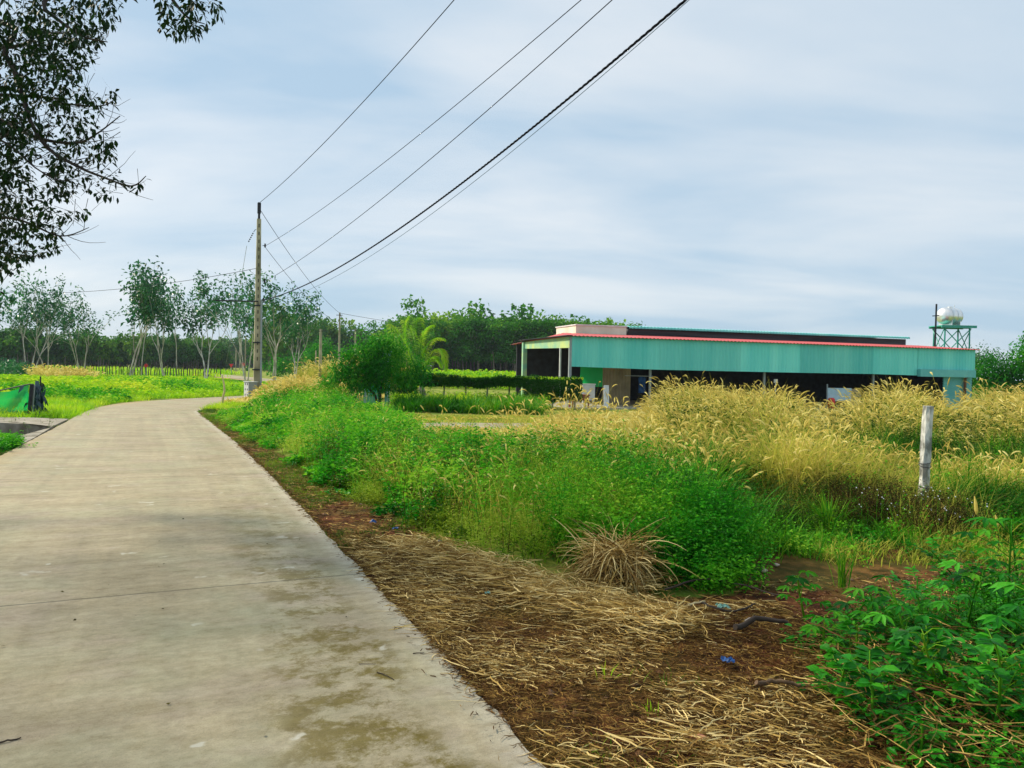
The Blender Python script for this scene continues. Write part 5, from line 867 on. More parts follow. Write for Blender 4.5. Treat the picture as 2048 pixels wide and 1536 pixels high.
# ------------------------------------------------------------------ straw litter
SP = [(-.95, 5.6), (-.55, 4.75), (.10, 3.3), (.2, 2.6), (1.7, 2.6), (1.75, 3.6), (1.95, 4.6), (1.9, 5.4), (.9, 5.5), (.3, 5.8), (-.2, 6.4), (-.8, 7.2), (-1.6, 7.4)]
def straw(name, label, xy, zlo, zhi, L, Wd, rg, rnd=None, az=None, mt='straw', curl=.5, tilt=.2):
    n = len(xy); k = 6; mb = MB(); az = rg.uniform(0, 6.283, n) if az is None else az; L = L*rg.uniform(.3, 1.5, n); Wd = Wd*rg.uniform(.4, 1.6, n); cv = rg.normal(size=n)*curl; kink = rg.normal(size=(n, k))*.20
    p_ = np.concatenate([xy, np.where(inpoly(xy[:, 0], xy[:, 1], ROADPOLY), rg.uniform(.004, .02, n), gz(xy[:, 0], xy[:, 1])+rg.uniform(zlo, zhi, n))[:, None]], 1); V = np.zeros((n, k, 2, 3)); tl = rg.normal(size=n)*tilt; prof = [.6, 1, 1, .9, .8, .35]; up_t = rg.uniform(-1.2, 1.2, n)
    for i in range(k):
        a_ = az+cv*i/k+kink[:, i]; d = np.stack([np.cos(a_)*np.cos(tl), np.sin(a_)*np.cos(tl), np.sin(tl)*(1-1.6*i/k)], 1)
        if i: p_ = p_+d*(L/(k-1))[:, None]
        s_ = np.stack([-np.sin(a_)*np.cos(up_t), np.cos(a_)*np.cos(up_t), np.sin(up_t)], 1); w = (Wd*prof[i]/2)[:, None]; q = p_.copy(); q[:, 2] = np.maximum(q[:, 2], .004); V[:, i, 0] = q-s_*w; V[:, i, 1] = q+s_*w
    base = (np.arange(n)*2*k)[:, None]; i = np.arange(k-1)[None]*2; rnd = rg.random(n) if rnd is None else rnd
    mb.add(V.reshape(-1, 3), np.stack([base+i, base+i+1, base+i+3, base+i+2], -1).reshape(-1, 4), np.repeat(rnd, 2*k))
    return tag(mb.build(name, M[mt]), label, 'straw', kind='stuff')
sdir = lambda n: rg.choice([0.2, 3.3, -.6, 2.5], n)+rg.normal(size=n)*.6
xy = scat(SP, 36000, rg); straw('straw_litter', 'matted brown fibres covering the red earth verge', xy, -.01, .03, .055, .0035, rg, rnd=rg.random(36000), mt='mat')
xy = scat(SP, 24000, rg); xy = xy[vn(xy[:, 0], xy[:, 1], 1.9)+rg.normal(size=len(xy))*.10 > .43]; straw('straw_litter', 'scattered dry stalks and leaf bits over the red earth verge', xy, .0, .045, .075, .0042, rg, rnd=np.clip(rg.random(len(xy))**.9, 0, 1), az=sdir(len(xy)))
xy = scat(SP, 3600, rg); xy = xy[vn(xy[:, 0]+7, xy[:, 1], 1.6)+rg.normal(size=len(xy))*.10 > .47]; straw('straw_litter', 'longer pale dry stalks lying over the verge litter', xy, .015, .06, .17, .0048, rg, az=sdir(len(xy)), rnd=np.clip(.35+.65*rg.random(len(xy)), 0, 1), curl=.35)
EDG = np.concatenate([R_[48:48*5:4]]); ei = rg.integers(0, len(EDG)-1, 5200); pe = EDG[ei]+(EDG[ei+1]-EDG[ei])*rg.random((5200, 1))+np.array([.91, .41])*(-rg.exponential(.035, 5200)+.06)[:, None]; straw('straw_litter', 'crumbs of straw and soil spilling over the edge of the road', pe, .0, .03, .045, .004, rg, rnd=rg.random(5200)*.8, mt='mat')
def along(p_, n, w):
    p_ = np.array(p_); t = rg.random(n)*(len(p_)-1); i = t.astype(int); f = (t-i)[:, None]; q = p_[i]*(1-f)+p_[i+1]*f; return q+rg.normal(size=(n, 2))*w
xy = along([(-.9, 6.9), (-.2, 6.15), (.35, 5.45), (.8, 5.0), (1.0, 4.85)], 7500, .13); straw('straw_heap', 'pale heaped straw band at the foot of the weeds', xy, .0, .13, .17, .0058, rg, rnd=np.clip(.3+rg.random(7500)*.7, 0, 1), az=2.3+rg.normal(size=7500)*.9)
xy = scat([(-12, 28), (-8.9, 23.3), (-5.6, 16.6), (-3.7, 13), (-2.15, 9.8), (-.75, 7.4), (-1.4, 6.8), (-2.7, 9.3), (-5.9, 15.9), (-9.5, 23.5)], 4500, rg); straw('straw_litter', 'brown dry leaf bits on the verge along the road', xy, .0, .03, .1, .006, rg, rnd=rg.random(4500)*.7)
xy = scat([(1.6, 5.9), (3.2, 6.3), (4.6, 7.0), (4.6, 6.4), (3.2, 5.2), (2.0, 4.8)], 1100, rg); straw('straw_litter', 'thin brown bits on the bare earth patch at right', xy, .0, .02, .07, .005, rg, rnd=rg.random(1100)*.75)
xy = scat([(1.4, 2.9), (3.0, 2.9), (3.4, 4.4), (1.9, 4.6)], 1500, rg); straw('straw_litter', 'dark dry stalks under the broad leaf plants at lower right', xy, .02, .22, .28, .0055, rg, rnd=rg.random(1500)*.75)
# clods and pebbles
n_ = 3200; xy = np.concatenate([scat(SP, 1700, rg), scat([(1.6, 5.9), (3.2, 6.3), (4.6, 7.0), (4.6, 6.4), (3.2, 5.2), (2.0, 4.8)], 700, rg), scat([(-8.9, 23.3), (-5.6, 16.6), (-3.7, 13), (-2.15, 9.8), (-.75, 7.4), (-1.4, 6.8), (-2.7, 9.3), (-5.9, 15.9)], 800, rg)]); oct_ = np.array([[1, 0, 0], [0, 1, 0], [-1, 0, 0], [0, -1, 0], [0, 0, 1], [0, 0, -1.0]])
sz_ = .004+rg.exponential(.005, n_); V = oct_[None]*sz_[:, None, None]*rg.uniform(.6, 1.4, (n_, 6, 1)); aa = rg.uniform(0, 6.28, n_); V = np.stack([V[..., 0]*np.cos(aa)[:, None]-V[..., 1]*np.sin(aa)[:, None], V[..., 0]*np.sin(aa)[:, None]+V[..., 1]*np.cos(aa)[:, None], V[..., 2]*.7], -1)+np.concatenate([xy, gz(xy[:, 0], xy[:, 1])[:, None]+.006], 1)[:, None]
F = np.array([[0, 1, 4], [1, 2, 4], [2, 3, 4], [3, 0, 4], [1, 0, 5], [2, 1, 5], [3, 2, 5], [0, 3, 5]]); mb = MB(); mb.add(V.reshape(-1, 3), (np.arange(n_)[:, None, None]*6+F[None]).reshape(-1, 3), np.repeat(rg.random(n_), 6)); tag(mb.build('pebbles', foliage('clods_and_pebbles', [(.05, .02, .01), (.16, .07, .03), (.30, .18, .10)], 0, .2, 3, .9)), 'small clods and pebbles on the bare red earth', 'pebbles', kind='stuff')
# the drooping dead clump
c0 = G(1238, 1165); ds = thing('dead_grass_clump', 'uprooted drooping clump of dry brown stalks on the straw', 'dead grass', (c0[0], c0[1], 0)); mb = MB(); n = 1300
az = rg.uniform(0, 6.283, n); C = np.stack([c0[0]+rg.normal(size=n)*.09, c0[1]+.12+rg.normal(size=n)*.07, .05+rg.uniform(0, .17, n)], 1)
ribbons(mb, C, az, rg.uniform(.3, 1.7, n), rg.uniform(.6, 2.2, n), rg.uniform(.12, .50, n), rg.uniform(.004, .009, n), [.9, 1, 1, 1, .9, .7, .3], phi=rg.uniform(-1, 1, n), rnd=np.clip(.15+rg.random(n)*.85, 0, 1)); mb.build('stalks', M['straw'], ds)
xy = c0[:2]+[0, .05]+rg.normal(size=(1500, 2))*[.17, .11]; straw('straw_heap', 'matted straw heaped round the foot of the drooping dead clump', xy, .0, .12, .16, .006, rg, rnd=np.clip(.2+rg.random(1500)*.8, 0, 1))
mb = MB(); rr_ = [(.24, .0), (.2, .06), (.14, .14), (.06, .19)]; an = np.linspace(0, 6.283, 14, endpoint=False); V = [[c0[0]+r_*math.cos(a)*(1+.2*math.sin(3*a)), c0[1]+.12+r_*math.sin(a)*.8, z-.02] for r_, z in rr_ for a in an]; mb.add(V, [[q*14+w, q*14+(w+1) % 14, (q+1)*14+(w+1) % 14, (q+1)*14+w] for q in range(3) for w in range(14)]); mb.build('root_ball', M['twig'], ds)
# ------------------------------------------------------------------ broad-leaf plants, lower right, one by one
def palm_leaf(mb, tip, A, L, nf, rg, r0):
    """a palmate leaf: leaflets fanned from the tip of the stalk"""
    A = unit(A); S = unit(np.cross(A, [0, 0, 1.0])); an = np.linspace(-1.9, 1.9, nf)+rg.normal(size=nf)*.06; D = np.cos(an)[:, None]*A+np.sin(an)[:, None]*S+[0, 0, .0]
    leaf6(mb, np.repeat([tip], nf, 0), D, L*(1-.28*np.abs(an)/1.9)*rg.uniform(.9, 1.1, nf), L*.27, np.clip(r0+rg.normal(size=nf)*.06, 0, 1), droop=.38)
def cassava(label, px, py, h, nb, seed, L=.12, kind=0, group='broad leaf plants at the lower right'):
    rg = np.random.default_rng(seed); b_ = G(px, py); t = thing('cassava_plant' if kind == 0 else 'leafy_plant', label, 'plant', (b_[0], b_[1], 0), group); st = MB(); lf = MB(); pts = [b_-[0, 0, .05]]; d = unit(np.array([rg.normal()*.2, rg.normal()*.15, 1])); k = 8
    for i in range(k): d = unit(d+rg.normal(size=3)*.07); pts.append(pts[-1]+d*h/k)
    pts = np.array(pts); tube(st, pts, np.linspace(.009, .004, k+1), 6, r=.5)
    for j in range(nb):
        f = .25+.75*(j+.5)/nb; p0 = np.array([np.interp(f*k, np.arange(k+1), pts[:, q]) for q in range(3)]); a = j*2.4+rg.uniform(-.3, .3); pl = h*.38*(1.15-f*.6); out_ = np.array([math.cos(a), math.sin(a), .55])
        if kind == 0: p1 = p0+unit(out_)*pl; tube(st, [p0, (p0+p1)/2+[0, 0, .02], p1], .0028, 4, cap=False); palm_leaf(lf, p1, np.array([math.cos(a), math.sin(a), .05]), L*rg.uniform(.75, 1.2), 6 if j % 2 else 7, rg, rg.random())
        else:
            p1 = p0+unit(out_)*pl*1.2; tube(st, [p0, (p0+p1)/2, p1], .0025, 4, cap=False); n = 7; tt = np.linspace(.25, 1, n)[:, None]; C = p0+(p1-p0)*tt; sg = np.where(np.arange(n) % 2, 1, -1)[:, None]; D = unit(unit(out_)*.7+sg*np.array([-math.sin(a), math.cos(a), 0])*.8); leaf6(lf, C, D, L*.55*rg.uniform(.7, 1.2, n), L*.32, np.clip(rg.random()*.6+rg.random(n)*.4, 0, 1))
    st.build('stem', M['greenblade'], t); lf.build('foliage', M['midleaf'] if seed % 2 == 0 else M['deep'], t)
CP = [('tall broad leaf plant with long bare stem at the right edge', 2010, 1310, .88, 14, .115, 0), ('bushy palmate plant just left of the tall stemmed one', 1930, 1300, .62, 15, .105, 0), ('palmate plant rising behind the others near the right edge', 2035, 1235, .7, 14, .11, 0), ('dark palmate plant at the very right edge low down', 2060, 1420, .62, 15, .11, 0),
 ('small bright palmate seedling left of the bare earth patch', 1612, 1235, .34, 9, .09, 0), ('palmate seedling with one turned silvery leaf by the bare earth', 1690, 1262, .33, 9, .09, 0), ('medium palmate plant below the bare earth patch', 1760, 1290, .38, 10, .10, 0), ('medium palmate plant in the middle of the lower right group', 1830, 1330, .48, 12, .11, 0),
 ('low palmate plant beside the long brown stick', 1640, 1310, .28, 9, .09, 0), ('wide palmate plant in the dense dark corner', 1900, 1420, .45, 14, .10, 0), ('low pale tipped plant with opposite leaves over the straw', 1665, 1420, .32, 10, .13, 1), ('bright leafy plant leaning over the straw at the bottom', 1745, 1475, .36, 12, .14, 1),
 ('leafy plant with small oval leaves above the bottom corner', 1790, 1400, .40, 12, .14, 1), ('dense small leaved plant between the palmate ones', 1860, 1290, .44, 12, .12, 1), ('small oval leaved plant left of the dense corner', 1720, 1340, .30, 10, .12, 1), ('leafy plant in the dark right hand corner', 1985, 1480, .5, 13, .14, 1), ('upright leafy plant behind the palmate group', 1960, 1215, .55, 12, .12, 1), ('small plant with oval leaves at the bottom edge', 1840, 1530, .22, 8, .1, 1)]
for i, (lab, px, py, h, nb, L, kd) in enumerate(CP): cassava(lab, px, py, h, nb, 300+i, L, kd)
xy = scat([(1.95, 4.9), (2.6, 5.2), (3.3, 5.5), (4.4, 6.0), (5.2, 5.6), (3.9, 3.6), (2.6, 2.8), (1.75, 2.9), (1.7, 3.7)], 520, rg); h = rg.uniform(.12, .42, len(xy))*np.clip(.45+(xy[:, 0]-1.7)*.4, .4, 1.25)
weeds('undergrowth', 'dense dark leafy undergrowth in the lower right corner', xy[::2], h[::2], 4, 15, .052, M['deep'], rg, wid=.42, near=True)
weeds('undergrowth', 'small bright green leaves mixed through the dark undergrowth', xy[1::2], h[1::2]*.9, 5, 14, .034, M['midleaf'], rg, wid=.4, near=True)
grass('undergrowth', 'sparse green blades among the dark undergrowth', 'grass', xy[::3], h[::3]*1.25, 7, .008, M['greenblade'], rg, k=5)
# green tuft on the bare earth and two tall foxtail stalks at right
def tuft(name, label, px, py, h, n, wd, mt, seed, lean=.5, group=None):
    r_ = np.random.default_rng(seed); b_ = G(px, py); mb = MB(); C = np.stack([b_[0]+r_.normal(size=n)*.02, b_[1]+r_.normal(size=n)*.02, np.zeros(n)-.02], 1); ribbons(mb, C, r_.uniform(0, 6.28, n), r_.uniform(0, lean, n), r_.uniform(.1, .7, n), h*r_.uniform(.6, 1, n), wd, [.7, 1, .95, .6, .05], rnd=r_.random(n)); o = mb.build(name, mt, off=(b_[0], b_[1], 0)); o.location = (b_[0], b_[1], 0); return tag(o, label, 'grass tuft', group)
tuft('grass_tuft', 'upright bright green grass tuft alone on the bare earth', 1686, 1170, .42, 46, .007, M['greenblade'], 1, .3); tuft('grass_tuft', 'small green sprout growing through the straw in the middle', 1213, 1352, .12, 9, .006, M['field'], 2); tuft('grass_tuft', 'small yellow green tuft on the straw left of the brick stone', 1300, 1420, .09, 14, .005, M['field'], 4, .9)
tuft('grass_tuft', 'big bright green grass clump before the golden grass', 1655, 1068, .5, 90, .012, M['greenblade'], 3, .5)
for i, (px, py, ty, lab) in enumerate(((1955, 1090, 992, 'single tall brown stalk with long head at the right'), (1890, 1060, 1005, 'short pale foxtail stalk right of the white post'), (1998, 1095, 1030, 'slanting pale foxtail stalk nearest the right edge'))):
    b_ = G(px, py); Y = b_[1]; zt_ = P(px, ty, Y)[2]; t = thing('foxtail_stalk', lab, 'grass stalk', (b_[0], Y, 0)); mb = MB(); tube(mb, [(b_[0], Y, -.02), (b_[0]-.01, Y, zt_*.4), (b_[0]-.02, Y, zt_*.65)], .004, 5); mb.build('stem', M['brown'], t)
    mb = MB(); tube(mb, [(b_[0]-.02, Y, zt_*.62), (b_[0]-.022, Y, zt_*.7), (b_[0]-.03, Y, zt_*.85), (b_[0]-.045, Y, zt_)], [.004, .016, .015, .003], 7); mb.build('seed_head', M['goldhead'], t)
# ------------------------------------------------------------------ white post, stick, wires
b_ = G(1843, 1042); tp = P(1856, 812, b_[1]); wp = thing('fence_post', 'weathered white concrete post leaning slightly in the grass', 'post', (b_[0], b_[1], 0))
mb = MB(); kk = 14; t = np.linspace(0, 1, kk); pts = np.array([b_[0], b_[1], -.2])+t[:, None]*np.array([tp[0]-b_[0], 0, tp[2]+.2]); wj = .047+rng.normal(size=kk)*.0018
for q in range(4):
    pass
ang = np.array([.78, 2.36, 3.93, 5.5])+.35; R4 = []
for i in range(kk):
    for j in range(4):
        for dj in (-.34, .34): R4.append(pts[i]+[wj[i]*1.18*math.cos(ang[j]+dj), wj[i]*1.18*math.sin(ang[j]+dj), 0])
V = np.array(R4)+rng.normal(size=(len(R4), 3))*.0032; a = np.arange(8); Q = np.concatenate([np.stack([i*8+a, i*8+(a+1) % 8, (i+1)*8+(a+1) % 8, (i+1)*8+a], 1) for i in range(kk-1)]); mb.add(V, Q); mb.add(np.concatenate([V[-8:], [V[-8:].mean(0)+[0, 0, .006]]]), [[w, (w+1) % 8, 8] for w in range(8)])
pm_ = solid('whitewashed_concrete', (.66, .66, .60), .85, col2=(.20, .20, .17), scale=11, bump=.6, lo=.45, hi=.60, stretch=(1, 1, .45)); mb.build('post', pm_, wp)
mb = MB()
for z in (.33, .38, .62, .66): an = np.linspace(0, 6.283, 14); cxp = np.interp(z, pts[:, 2], pts[:, 0]); tube(mb, [[cxp+.063*math.cos(a_), b_[1]+.063*math.sin(a_), z+.015*math.sin(a_*1.0+z*30)] for a_ in an], .0035, 4, cap=False)
mb.build('wire_tie', M['dark'], wp)
s_ = G(1818, 1012); mb = MB(); tz = P(1823, 966, s_[1]); tube(mb, [(s_[0], s_[1], -.05), ((s_[0]+tz[0])/2, s_[1], tz[2]/2), tz], [.02, .021, .019], 7); tag(mb.build('stake', M['white']), 'short thin pale stake close left of the white post', 'stake')
e_ = P(2300, 1012, 11.0); mb = MB(); t = np.linspace(0, 1, 30)[:, None]; a_ = np.array([b_[0]+.08, b_[1], .36]); p_ = a_+(e_-a_)*t; p_[:, 2] -= (.10*4*t*(1-t))[:, 0]; tube(mb, p_, .0022, 4); tag(mb.build('fence_wire', M['dark']), 'thin rusty fence wire running right from the white post', 'wire')
s_ = G(444, 812); mb = MB(); T_ = lambda px, py: P(px, py, s_[1]); tube(mb, [(s_[0], s_[1], -.1), T_(446, 795), T_(449, 782), T_(448, 768), T_(444, 750)], [.05, .045, .04, .035, .015], 6); tag(mb.build('dry_stick', M['stick']), 'crooked bleached stick standing at the inside of the road bend', 'stick')
# ------------------------------------------------------------------ green net fence at left
nf = thing('net_fence', 'bright green shade net stretched between dark posts at left', 'net fence', tuple(G(60, 832))); Yn = G(60, 832)[1]
def NP(px, py, dy=0): return P(px, py, Yn+dy)
mb = MB(); ku, kv = 26, 9; us_ = np.linspace(0, 1, ku); topx = np.linspace(-150, 60, ku); topy = np.interp(topx, [-150, -60, 0, 20, 40, 60], [778, 782, 784, 783, 778, 767]); boty = 832.0; Vn = []
for i in range(ku):
    for j in range(kv):
        f = j/(kv-1); q = NP(topx[i]-2, topy[i]+(boty-topy[i])*f); q[1] += .10*math.sin(i*.9+j*.8)*math.sin(f*3.14)+.35*f*f*(1-us_[i]*.3); q[2] = max(q[2], .02); Vn.append(q)
i_ = (np.arange(ku-1)[:, None]*kv+np.arange(kv-1)[None]).ravel(); mb.add(np.array(Vn), np.stack([i_, i_+1, i_+kv+1, i_+kv], 1)); mb.build('net', M['net'], nf, smooth=True)
mb = MB(); tube(mb, [NP(-150, 776)+[0, 0, .0], NP(0, 781), NP(60, 768)], .018, 5); mb.build('top_wire', M['dark'], nf)
mb = MB(); a_ = NP(58, 832); a_[2] = 0; tube(mb, [a_-[0, 0, .1], (a_+NP(64, 768))/2, NP(64, 768)], .055, 8); mb.build('post', M['dark'], nf)
mb = MB(); a_ = NP(64, 832, .1); a_[2] = 0; tube(mb, [a_-[0, 0, .1], (a_+NP(69, 770, .1))/2, NP(69, 770, .1)], .022, 8); mb.build('post', M['post'], nf)
mb = MB(); a_ = NP(-120, 822); tube(mb, [NP(-130, 826, -.15), NP(-40, 825, -.15), NP(34, 825, -.15)], [.09, .10, .06], 9); mb.build('net_roll', M['net'], nf, smooth=True)
mb = MB(); cc = NP(74, 785, .5); n_ = 90; Cb = np.stack([cc[0]+rg.normal(size=n_)*.10, cc[1]+rg.normal(size=n_)*.15, rg.uniform(.15, 1.0, n_)], 1); tube(mb, [cc*[1, 1, 0], cc*[1, 1, 0]+[0, 0, .5], cc*[1, 1, 0]+[0, 0, 1.0]], [.05, .09, .05], 7); leaves(mb, Cb, unit(rg.normal(size=(n_, 3))*.4+[0, 0, -1.0]), .28, .10); tag(mb.build('plastic_bundle', M['navy']), 'torn dark plastic sheet hanging on a stake behind the net', 'plastic sheet')
mb = MB(); a_ = NP(80, 832, .6); a_[2] = 0; tube(mb, [a_-[0, 0, .1], (a_+NP(81, 753, .6))/2, NP(81, 753, .6)], .02, 6); tag(mb.build('stake', M['dark']), 'thin black stake standing right of the green net', 'stake')
# ------------------------------------------------------------------ stones, litter, twigs
def stone(label, px, py, r, mt='stone', fl=.6, seed=0, rz=0, el=1.4):
    r_ = np.random.default_rng(seed); b_ = G(px, py); mb = MB(); nu_, nv_ = 14, 8; V = []
    for j in range(nv_+1):
        ph = math.pi*j/nv_
        for i in range(nu_): th = 2*math.pi*i/nu_; q = np.array([el*math.sin(ph)*math.cos(th), math.sin(ph)*math.sin(th), fl*math.cos(ph)])*r; q *= 1+.12*math.sin(3*q[0]/r+seed)+.08*math.sin(5*q[1]/r+seed*2); V.append([b_[0]+q[0]*math.cos(rz)-q[1]*math.sin(rz), b_[1]+q[0]*math.sin(rz)+q[1]*math.cos(rz), q[2]+r*fl*.45+float(gz(b_[0], b_[1]))+.012])
    Q = [[j*nu_+i, (j+1)*nu_+i, (j+1)*nu_+(i+1) % nu_, j*nu_+(i+1) % nu_] for j in range(nv_) for i in range(nu_)]; mb.add(V, Q); o = mb.build('stone', M[mt], smooth=True, off=(b_[0], b_[1], 0)); o.location = (b_[0], b_[1], 0); return tag(o, label, 'stone')
M['brick'] = solid('orange_stone', (.52, .22, .12), .85, col2=(.38, .16, .09), scale=14, bump=.4); M['palestone'] = solid('pale_stone', (.55, .45, .36), .85, col2=(.4, .32, .25), scale=12, bump=.3)
stone('flat orange brown stone lying in the straw near the bottom', 1400, 1474, .028, 'brick', .42, 1, -.3, 1.5); stone('small pale stone on the bare earth, the larger of two', 1527, 1140, .026, 'palestone', .7, 2); stone('small pale stone on the bare earth, the smaller one behind', 1553, 1131, .019, 'palestone', .7, 3); stone('flat pale stone half sunk in the bare earth', 1508, 1142, .018, 'stone', .5, 4)
stone('little white stone by the curved road edge in grass', 722, 1006, .016, 'palestone', .6, 5); stone('knobbly tan stone at the end of the brown stick', 1500, 1240, .030, 'palestone', .6, 6, .7, 1.8)
def scrap(label, px, py, w, mt, seed):
    r_ = np.random.default_rng(seed); b_ = G(px, py); k = 7; mb = MB(); gu = np.linspace(-1, 1, k); U_, V__ = np.meshgrid(gu, gu); Z = np.abs(r_.normal(size=(k, k)))*.32*w+float(gz(b_[0], b_[1]))+.035+.25*w*(1-U_**2)*(1-V__**2); V = np.stack([b_[0]+w*(U_+r_.normal(size=(k, k))*.13), b_[1]+w*.8*(V__+r_.normal(size=(k, k))*.13), Z], -1).reshape(-1, 3); i = (np.arange(k-1)[:, None]*k+np.arange(k-1)[None]).ravel(); mb.add(V, np.stack([i, i+1, i+k+1, i+k], 1)); o = mb.build('plastic_scrap', M[mt], off=(b_[0], b_[1], 0)); o.location = (b_[0], b_[1], 0); return tag(o, label, 'litter')
scrap('crumpled bright blue plastic scrap nearest the road verge grass', 746, 1044, .035, 'plasticblue', 1); scrap('small flat blue plastic scrap right of the first blue one', 790, 1058, .028, 'plasticblue', 2); scrap('tiny blue plastic scrap under the leafy weeds', 880, 1082, .02, 'plasticblue', 3); scrap('crumpled pale green plastic bag among dark branches', 1446, 1216, .042, 'plasticteal', 4); scrap('dark blue plastic scrap in the straw at right', 1456, 1330, .034, 'plasticblue', 5); scrap('small teal blue scrap standing in the straw', 1361, 1237, .018, 'plasticblue', 6); scrap('tiny pale blue scrap on the straw band', 975, 1187, .02, 'plasticteal', 7)
def stick(label, pts, r, mt='twig', name='branch'):
    mb = MB(); p_ = np.array(pts, float); p_ = catmull(p_, 5); p_[:, 2] += np.interp(np.arange(len(p_)), np.arange(len(p_)), rng.normal(size=len(p_))*r*.3); tube(mb, p_, np.linspace(r, r*.6, len(p_)), 7); return tag(mb.build(name, M[mt], smooth=True), label, 'branch' if name == 'branch' else 'twig')
M['brownwood'] = solid('brown_wood', (.20, .12, .06), .85, col2=(.09, .055, .03), scale=14, bump=.4)
stick('curved dark branch arching over the pale green bag', [G(1400, 1212)+[0, 0, .03], G(1425, 1232)+[0, 0, .06], G(1470, 1238)+[0, 0, .05], G(1510, 1218)+[0, 0, .04]], .009)
stick('long dark thin branch right of the straw clump', [G(1330, 1190)+[0, 0, .04], G(1400, 1178)+[0, 0, .07], G(1470, 1180)+[0, 0, .05], G(1560, 1200)+[0, 0, .03]], .008)
stick('thick tan stick lying level in the straw at right', [G(1512, 1384)+[0, 0, .04], G(1550, 1382)+[0, 0, .05], G(1602, 1386)+[0, 0, .04]], .014, 'brownwood')
stick('short pale stick in front of the dark branches', [G(1377, 1222)+[0, 0, .04], G(1410, 1214)+[0, 0, .04]], .009, 'stick'); stick('thick dark broken branch left of the palmate seedlings', [G(1470, 1268)+[0, 0, .04], G(1520, 1258)+[0, 0, .06], G(1575, 1262)+[0, 0, .05]], .02)
stick('dark twig on the road at the lower left edge', [G(-20, 1492)+[0, 0, .004], G(15, 1484)+[0, 0, .006], G(42, 1478)+[0, 0, .004]], .0045, name='twig'); stick('slanting dark twig on the mossy part of the road', [G(754, 1346)+[0, 0, .004], G(772, 1353)+[0, 0, .006], G(788, 1361)+[0, 0, .004]], .003, name='twig'); stick('short level dark twig near the road edge', [G(826, 1308)+[0, 0, .004], G(848, 1307)+[0, 0, .004]], .003, name='twig')
stick('thin level twig on the mossy part of the road', [G(718, 1329)+[0, 0, .003], G(752, 1329)+[0, 0, .003]], .0018, name='twig')
mb = MB(); n_ = 46; xs = rg.uniform(-3.4, .3, n_); ys = rg.uniform(3.2, 9.5, n_); ok = inpoly(xs, ys, ROADPOLY)
C = np.stack([xs[ok], ys[ok], np.full(ok.sum(), .006)], 1); leaves(mb, C, np.stack([rg.normal(size=len(C)), rg.normal(size=len(C)), 0*C[:, 0]+.1], 1), .022*rg.uniform(.5, 1.4, len(C)), .014, droop=0); tag(mb.build('leaf_crumbs', M['brown']), 'tiny dark leaf crumbs scattered over the concrete road', 'debris', kind='stuff')
# ------------------------------------------------------------------ big overhanging tree, upper left
rg = np.random.default_rng(77); TC = np.array([-9.6, 9.2, 0]); TB = np.array([-12.2, 7.6, 0]); ot = thing('overhanging_tree', 'big leafy tree overhanging the road from the upper left, dark against the sky', 'tree', tuple(TB))
wood_ = MB(); lf = MB(); tube(wood_, [TB-[0, 0, .3], TB+[.1, 0, 1.5], TB+[.15, .1, 3], TB+[.4, 0, 4.6], TB+[.5, -.1, 7.5], TB+[.5, 0, 10]], [.26, .22, .2, .17, .12, .07], 12)
def limb(pts, r0, r1, n=5): q = catmull(np.array(pts, float), n); tube(wood_, q, np.linspace(r0*.55, r1*.6, len(q)), 7, cap=False); return q
q0 = TB+[.2, 0, 3.2]; q1 = TB+[.4, 0, 4.4]; q2 = TB+[.5, 0, 5.6]; q3 = TB+[.5, 0, 7.2]
limbs = [limb([q0, P(-190, 170, 9.0), P(-60, 215, 8.8), P(10, 245, 8.7), P(75, 276, 8.5), P(150, 286, 8.4), P(190, 270, 8.3), P(240, 232, 8.2)], .07, .008),
 limb([q1, P(-80, 40, 8.8), P(10, 110, 8.6), P(45, 190, 8.5), P(62, 245, 8.4), P(100, 300, 8.3), P(160, 335, 8.2), P(200, 352, 8.1), P(262, 372, 8.0), P(292, 352, 8.0)], .07, .007),
 limb([q0, P(-200, 330, 9.2), P(-60, 420, 9.0), P(40, 440, 8.8), P(120, 472, 8.7), P(178, 455, 8.6)], .05, .006), limb([q0-[0, 0, .6], P(-150, 470, 9.6), P(-20, 500, 9.4), P(60, 512, 9.3)], .04, .008),
 limb([q2, P(-20, -60, 8.6), P(90, 20, 8.4), P(160, 70, 8.2), P(215, 84, 8.1)], .07, .008), limb([q2, P(40, -180, 8.3), P(220, -90, 8.0), P(325, -20, 7.8), P(372, 32, 7.7), P(410, 48, 7.6)], .07, .006), limb([q1, P(-60, 100, 9.2), P(60, 65, 9.0), P(90, 66, 9), P(145, 68, 8.9), P(205, 84, 8.8)], .05, .006),
 limb([q0, P(-120, 260, 8.5), P(0, 280, 8.3), P(70, 335, 8.1), P(120, 365, 8.0)], .04, .006), limb([q1, P(20, 190, 9.3), P(110, 205, 9.2), P(200, 212, 9.1), P(232, 196, 9.0)], .04, .005)]
VIS = [(0, 0), (60, 0), (175, -5), (252, -5), (250, 30), (215, 66), (196, 104), (172, 130), (158, 165), (200, 190), (232, 180), (236, 205), (205, 222), (188, 250), (232, 262), (235, 308), (238, 330), (302, 350), (306, 384), (262, 388), (215, 402), (180, 388), (128, 402), (95, 400), (110, 425), (175, 415), (176, 430), (120, 450), (128, 498), (60, 520), (38, 540), (0, 560), (0, 700), (-60, 700), (-60, 0)]
VIS2 = [(318, -5), (445, -5), (440, 34), (402, 74), (345, 78), (318, 60)]
def vis_ok(C):
    px, py = proj(C[:, 0], C[:, 1], C[:, 2]); inside = (px > 0) & (px < 2048) & (py > 0) & (py < 1536)
    return ~inside | inpoly(px, py, VIS) | inpoly(px, py, VIS2)
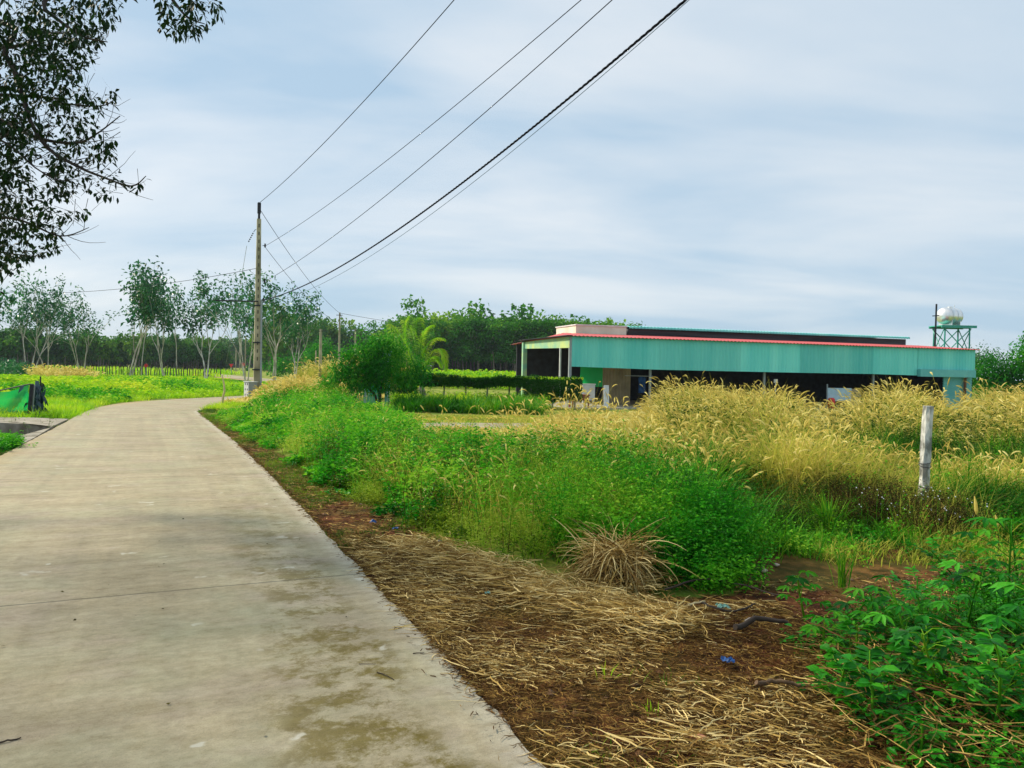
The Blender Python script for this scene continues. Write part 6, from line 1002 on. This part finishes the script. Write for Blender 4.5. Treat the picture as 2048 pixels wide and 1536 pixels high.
# twig origins: along limbs plus the rest of the crown volume (mostly outside the frame)
cen = []
for q in limbs: s = q[int(len(q)*.3):]; k = rg.integers(0, len(s), 62); cen.append(s[k]+rg.normal(size=(62, 3))*[.34, .4, .28])
n_ = 1100; dv = unit(rg.normal(size=(n_, 3))); rr_ = rg.random(n_)**.45; cen.append(TC+[.3, -.4, 7.4]+dv*rr_[:, None]*[4.9, 3.9, 4.0])
cen.append(TC+[1.5, -1.0, 6.2]+unit(rg.normal(size=(260, 3)))*(rg.random(260)**.5)[:, None]*[4.2, 2.5, 2.6])
for poly, n_, d0, d1 in ((VIS, 430, 7.6, 9.6), (VIS2, 26, 7.2, 8.0)):
    pa = np.array(poly, float); pp = scat([tuple(v) for v in pa], n_, rg, False); Yd = rg.uniform(d0, d1, n_); cen.append(np.array([P(a, b, c) for (a, b), c in zip(pp, Yd)]))
cen = np.concatenate(cen); cen = cen[vis_ok(cen) & (cen[:, 2] > 2.0)]
px, py = proj(cen[:, 0], cen[:, 1], cen[:, 2]); vis = (px > -20) & (px < 2048) & (py > -20)
thin = vis & (px > 20) & (rg.random(len(cen)) < np.where((py > 215) & (py < 400) & (px > 60), .62, np.where(px > 110, .25, .0))); cen = cen[~thin]
cen = cen[~((cen[:, 0] > -3.2) & (cen[:, 2] < 4.5))]
# twigs and leaves in whorls
nl_ = len(cen); k = 12; tw_ = unit(rg.normal(size=(nl_, 3))+[.25, 0, -.25]); 
ribbons(wood_, cen-tw_*.22, np.arctan2(tw_[:, 1], tw_[:, 0]), np.arccos(np.clip(tw_[:, 2], -1, 1)), rg.uniform(-.2, .3, nl_), .25, .007, [1, .8, .5], rnd=.4)
C = np.repeat(cen, k, 0)+(np.repeat(tw_, k, 0)*rg.uniform(-.14, .05, nl_*k)[:, None]); A = unit(np.repeat(tw_, k, 0)*.35+rg.normal(size=(nl_*k, 3))*.75+[0, 0, -.35]); pet = rg.uniform(.02, .09, nl_*k)[:, None]; C = C+A*pet
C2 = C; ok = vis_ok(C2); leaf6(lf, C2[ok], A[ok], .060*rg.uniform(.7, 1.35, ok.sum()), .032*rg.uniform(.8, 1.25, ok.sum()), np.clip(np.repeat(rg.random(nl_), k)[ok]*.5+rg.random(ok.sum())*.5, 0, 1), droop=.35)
# bare twigs at the outer ends
for q in (limbs[0], limbs[1], limbs[2], limbs[8], limbs[7]):
    for j in range(30):
        s = q[int(len(q)*rg.uniform(.45, 1))-1]; d = unit(np.array([.8, rg.normal()*.4, rg.normal()*.55])); L = rg.uniform(.2, .5); p_ = [s]
        for i in range(5): d = unit(d+rg.normal(size=3)*.12+[0, 0, .13]); p_.append(p_[-1]+d*L/5)
        p_ = np.array(p_); 
        if vis_ok(p_[-1:])[0] or rg.random() < .25: tube(wood_, p_, np.linspace(.004, .0016, 6), 4, cap=False)
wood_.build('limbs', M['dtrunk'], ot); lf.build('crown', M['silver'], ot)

# ------------------------------------------------------------------ the hazy air
m, n, l = mat('hazy_air'); o = n.new('ShaderNodeOutputMaterial'); v = n.new('ShaderNodeVolumePrincipled'); v.inputs['Color'].default_value = (.72, .84, .95, 1); v.inputs['Density'].default_value = .0002; v.inputs['Anisotropy'].default_value = 0.0; l.new(v.outputs[0], o.inputs['Volume'])
mb = MB(); V = [[x, y, z] for z in (-2.0, 17.0) for y in (-1500, 1500) for x in (-1500, 1500)]; mb.add(V, [[0, 2, 3, 1], [4, 5, 7, 6], [0, 1, 5, 4], [2, 6, 7, 3], [0, 4, 6, 2], [1, 3, 7, 5]])
tag(mb.build('haze', m), 'thin pale haze over the whole countryside', 'haze', kind='stuff')
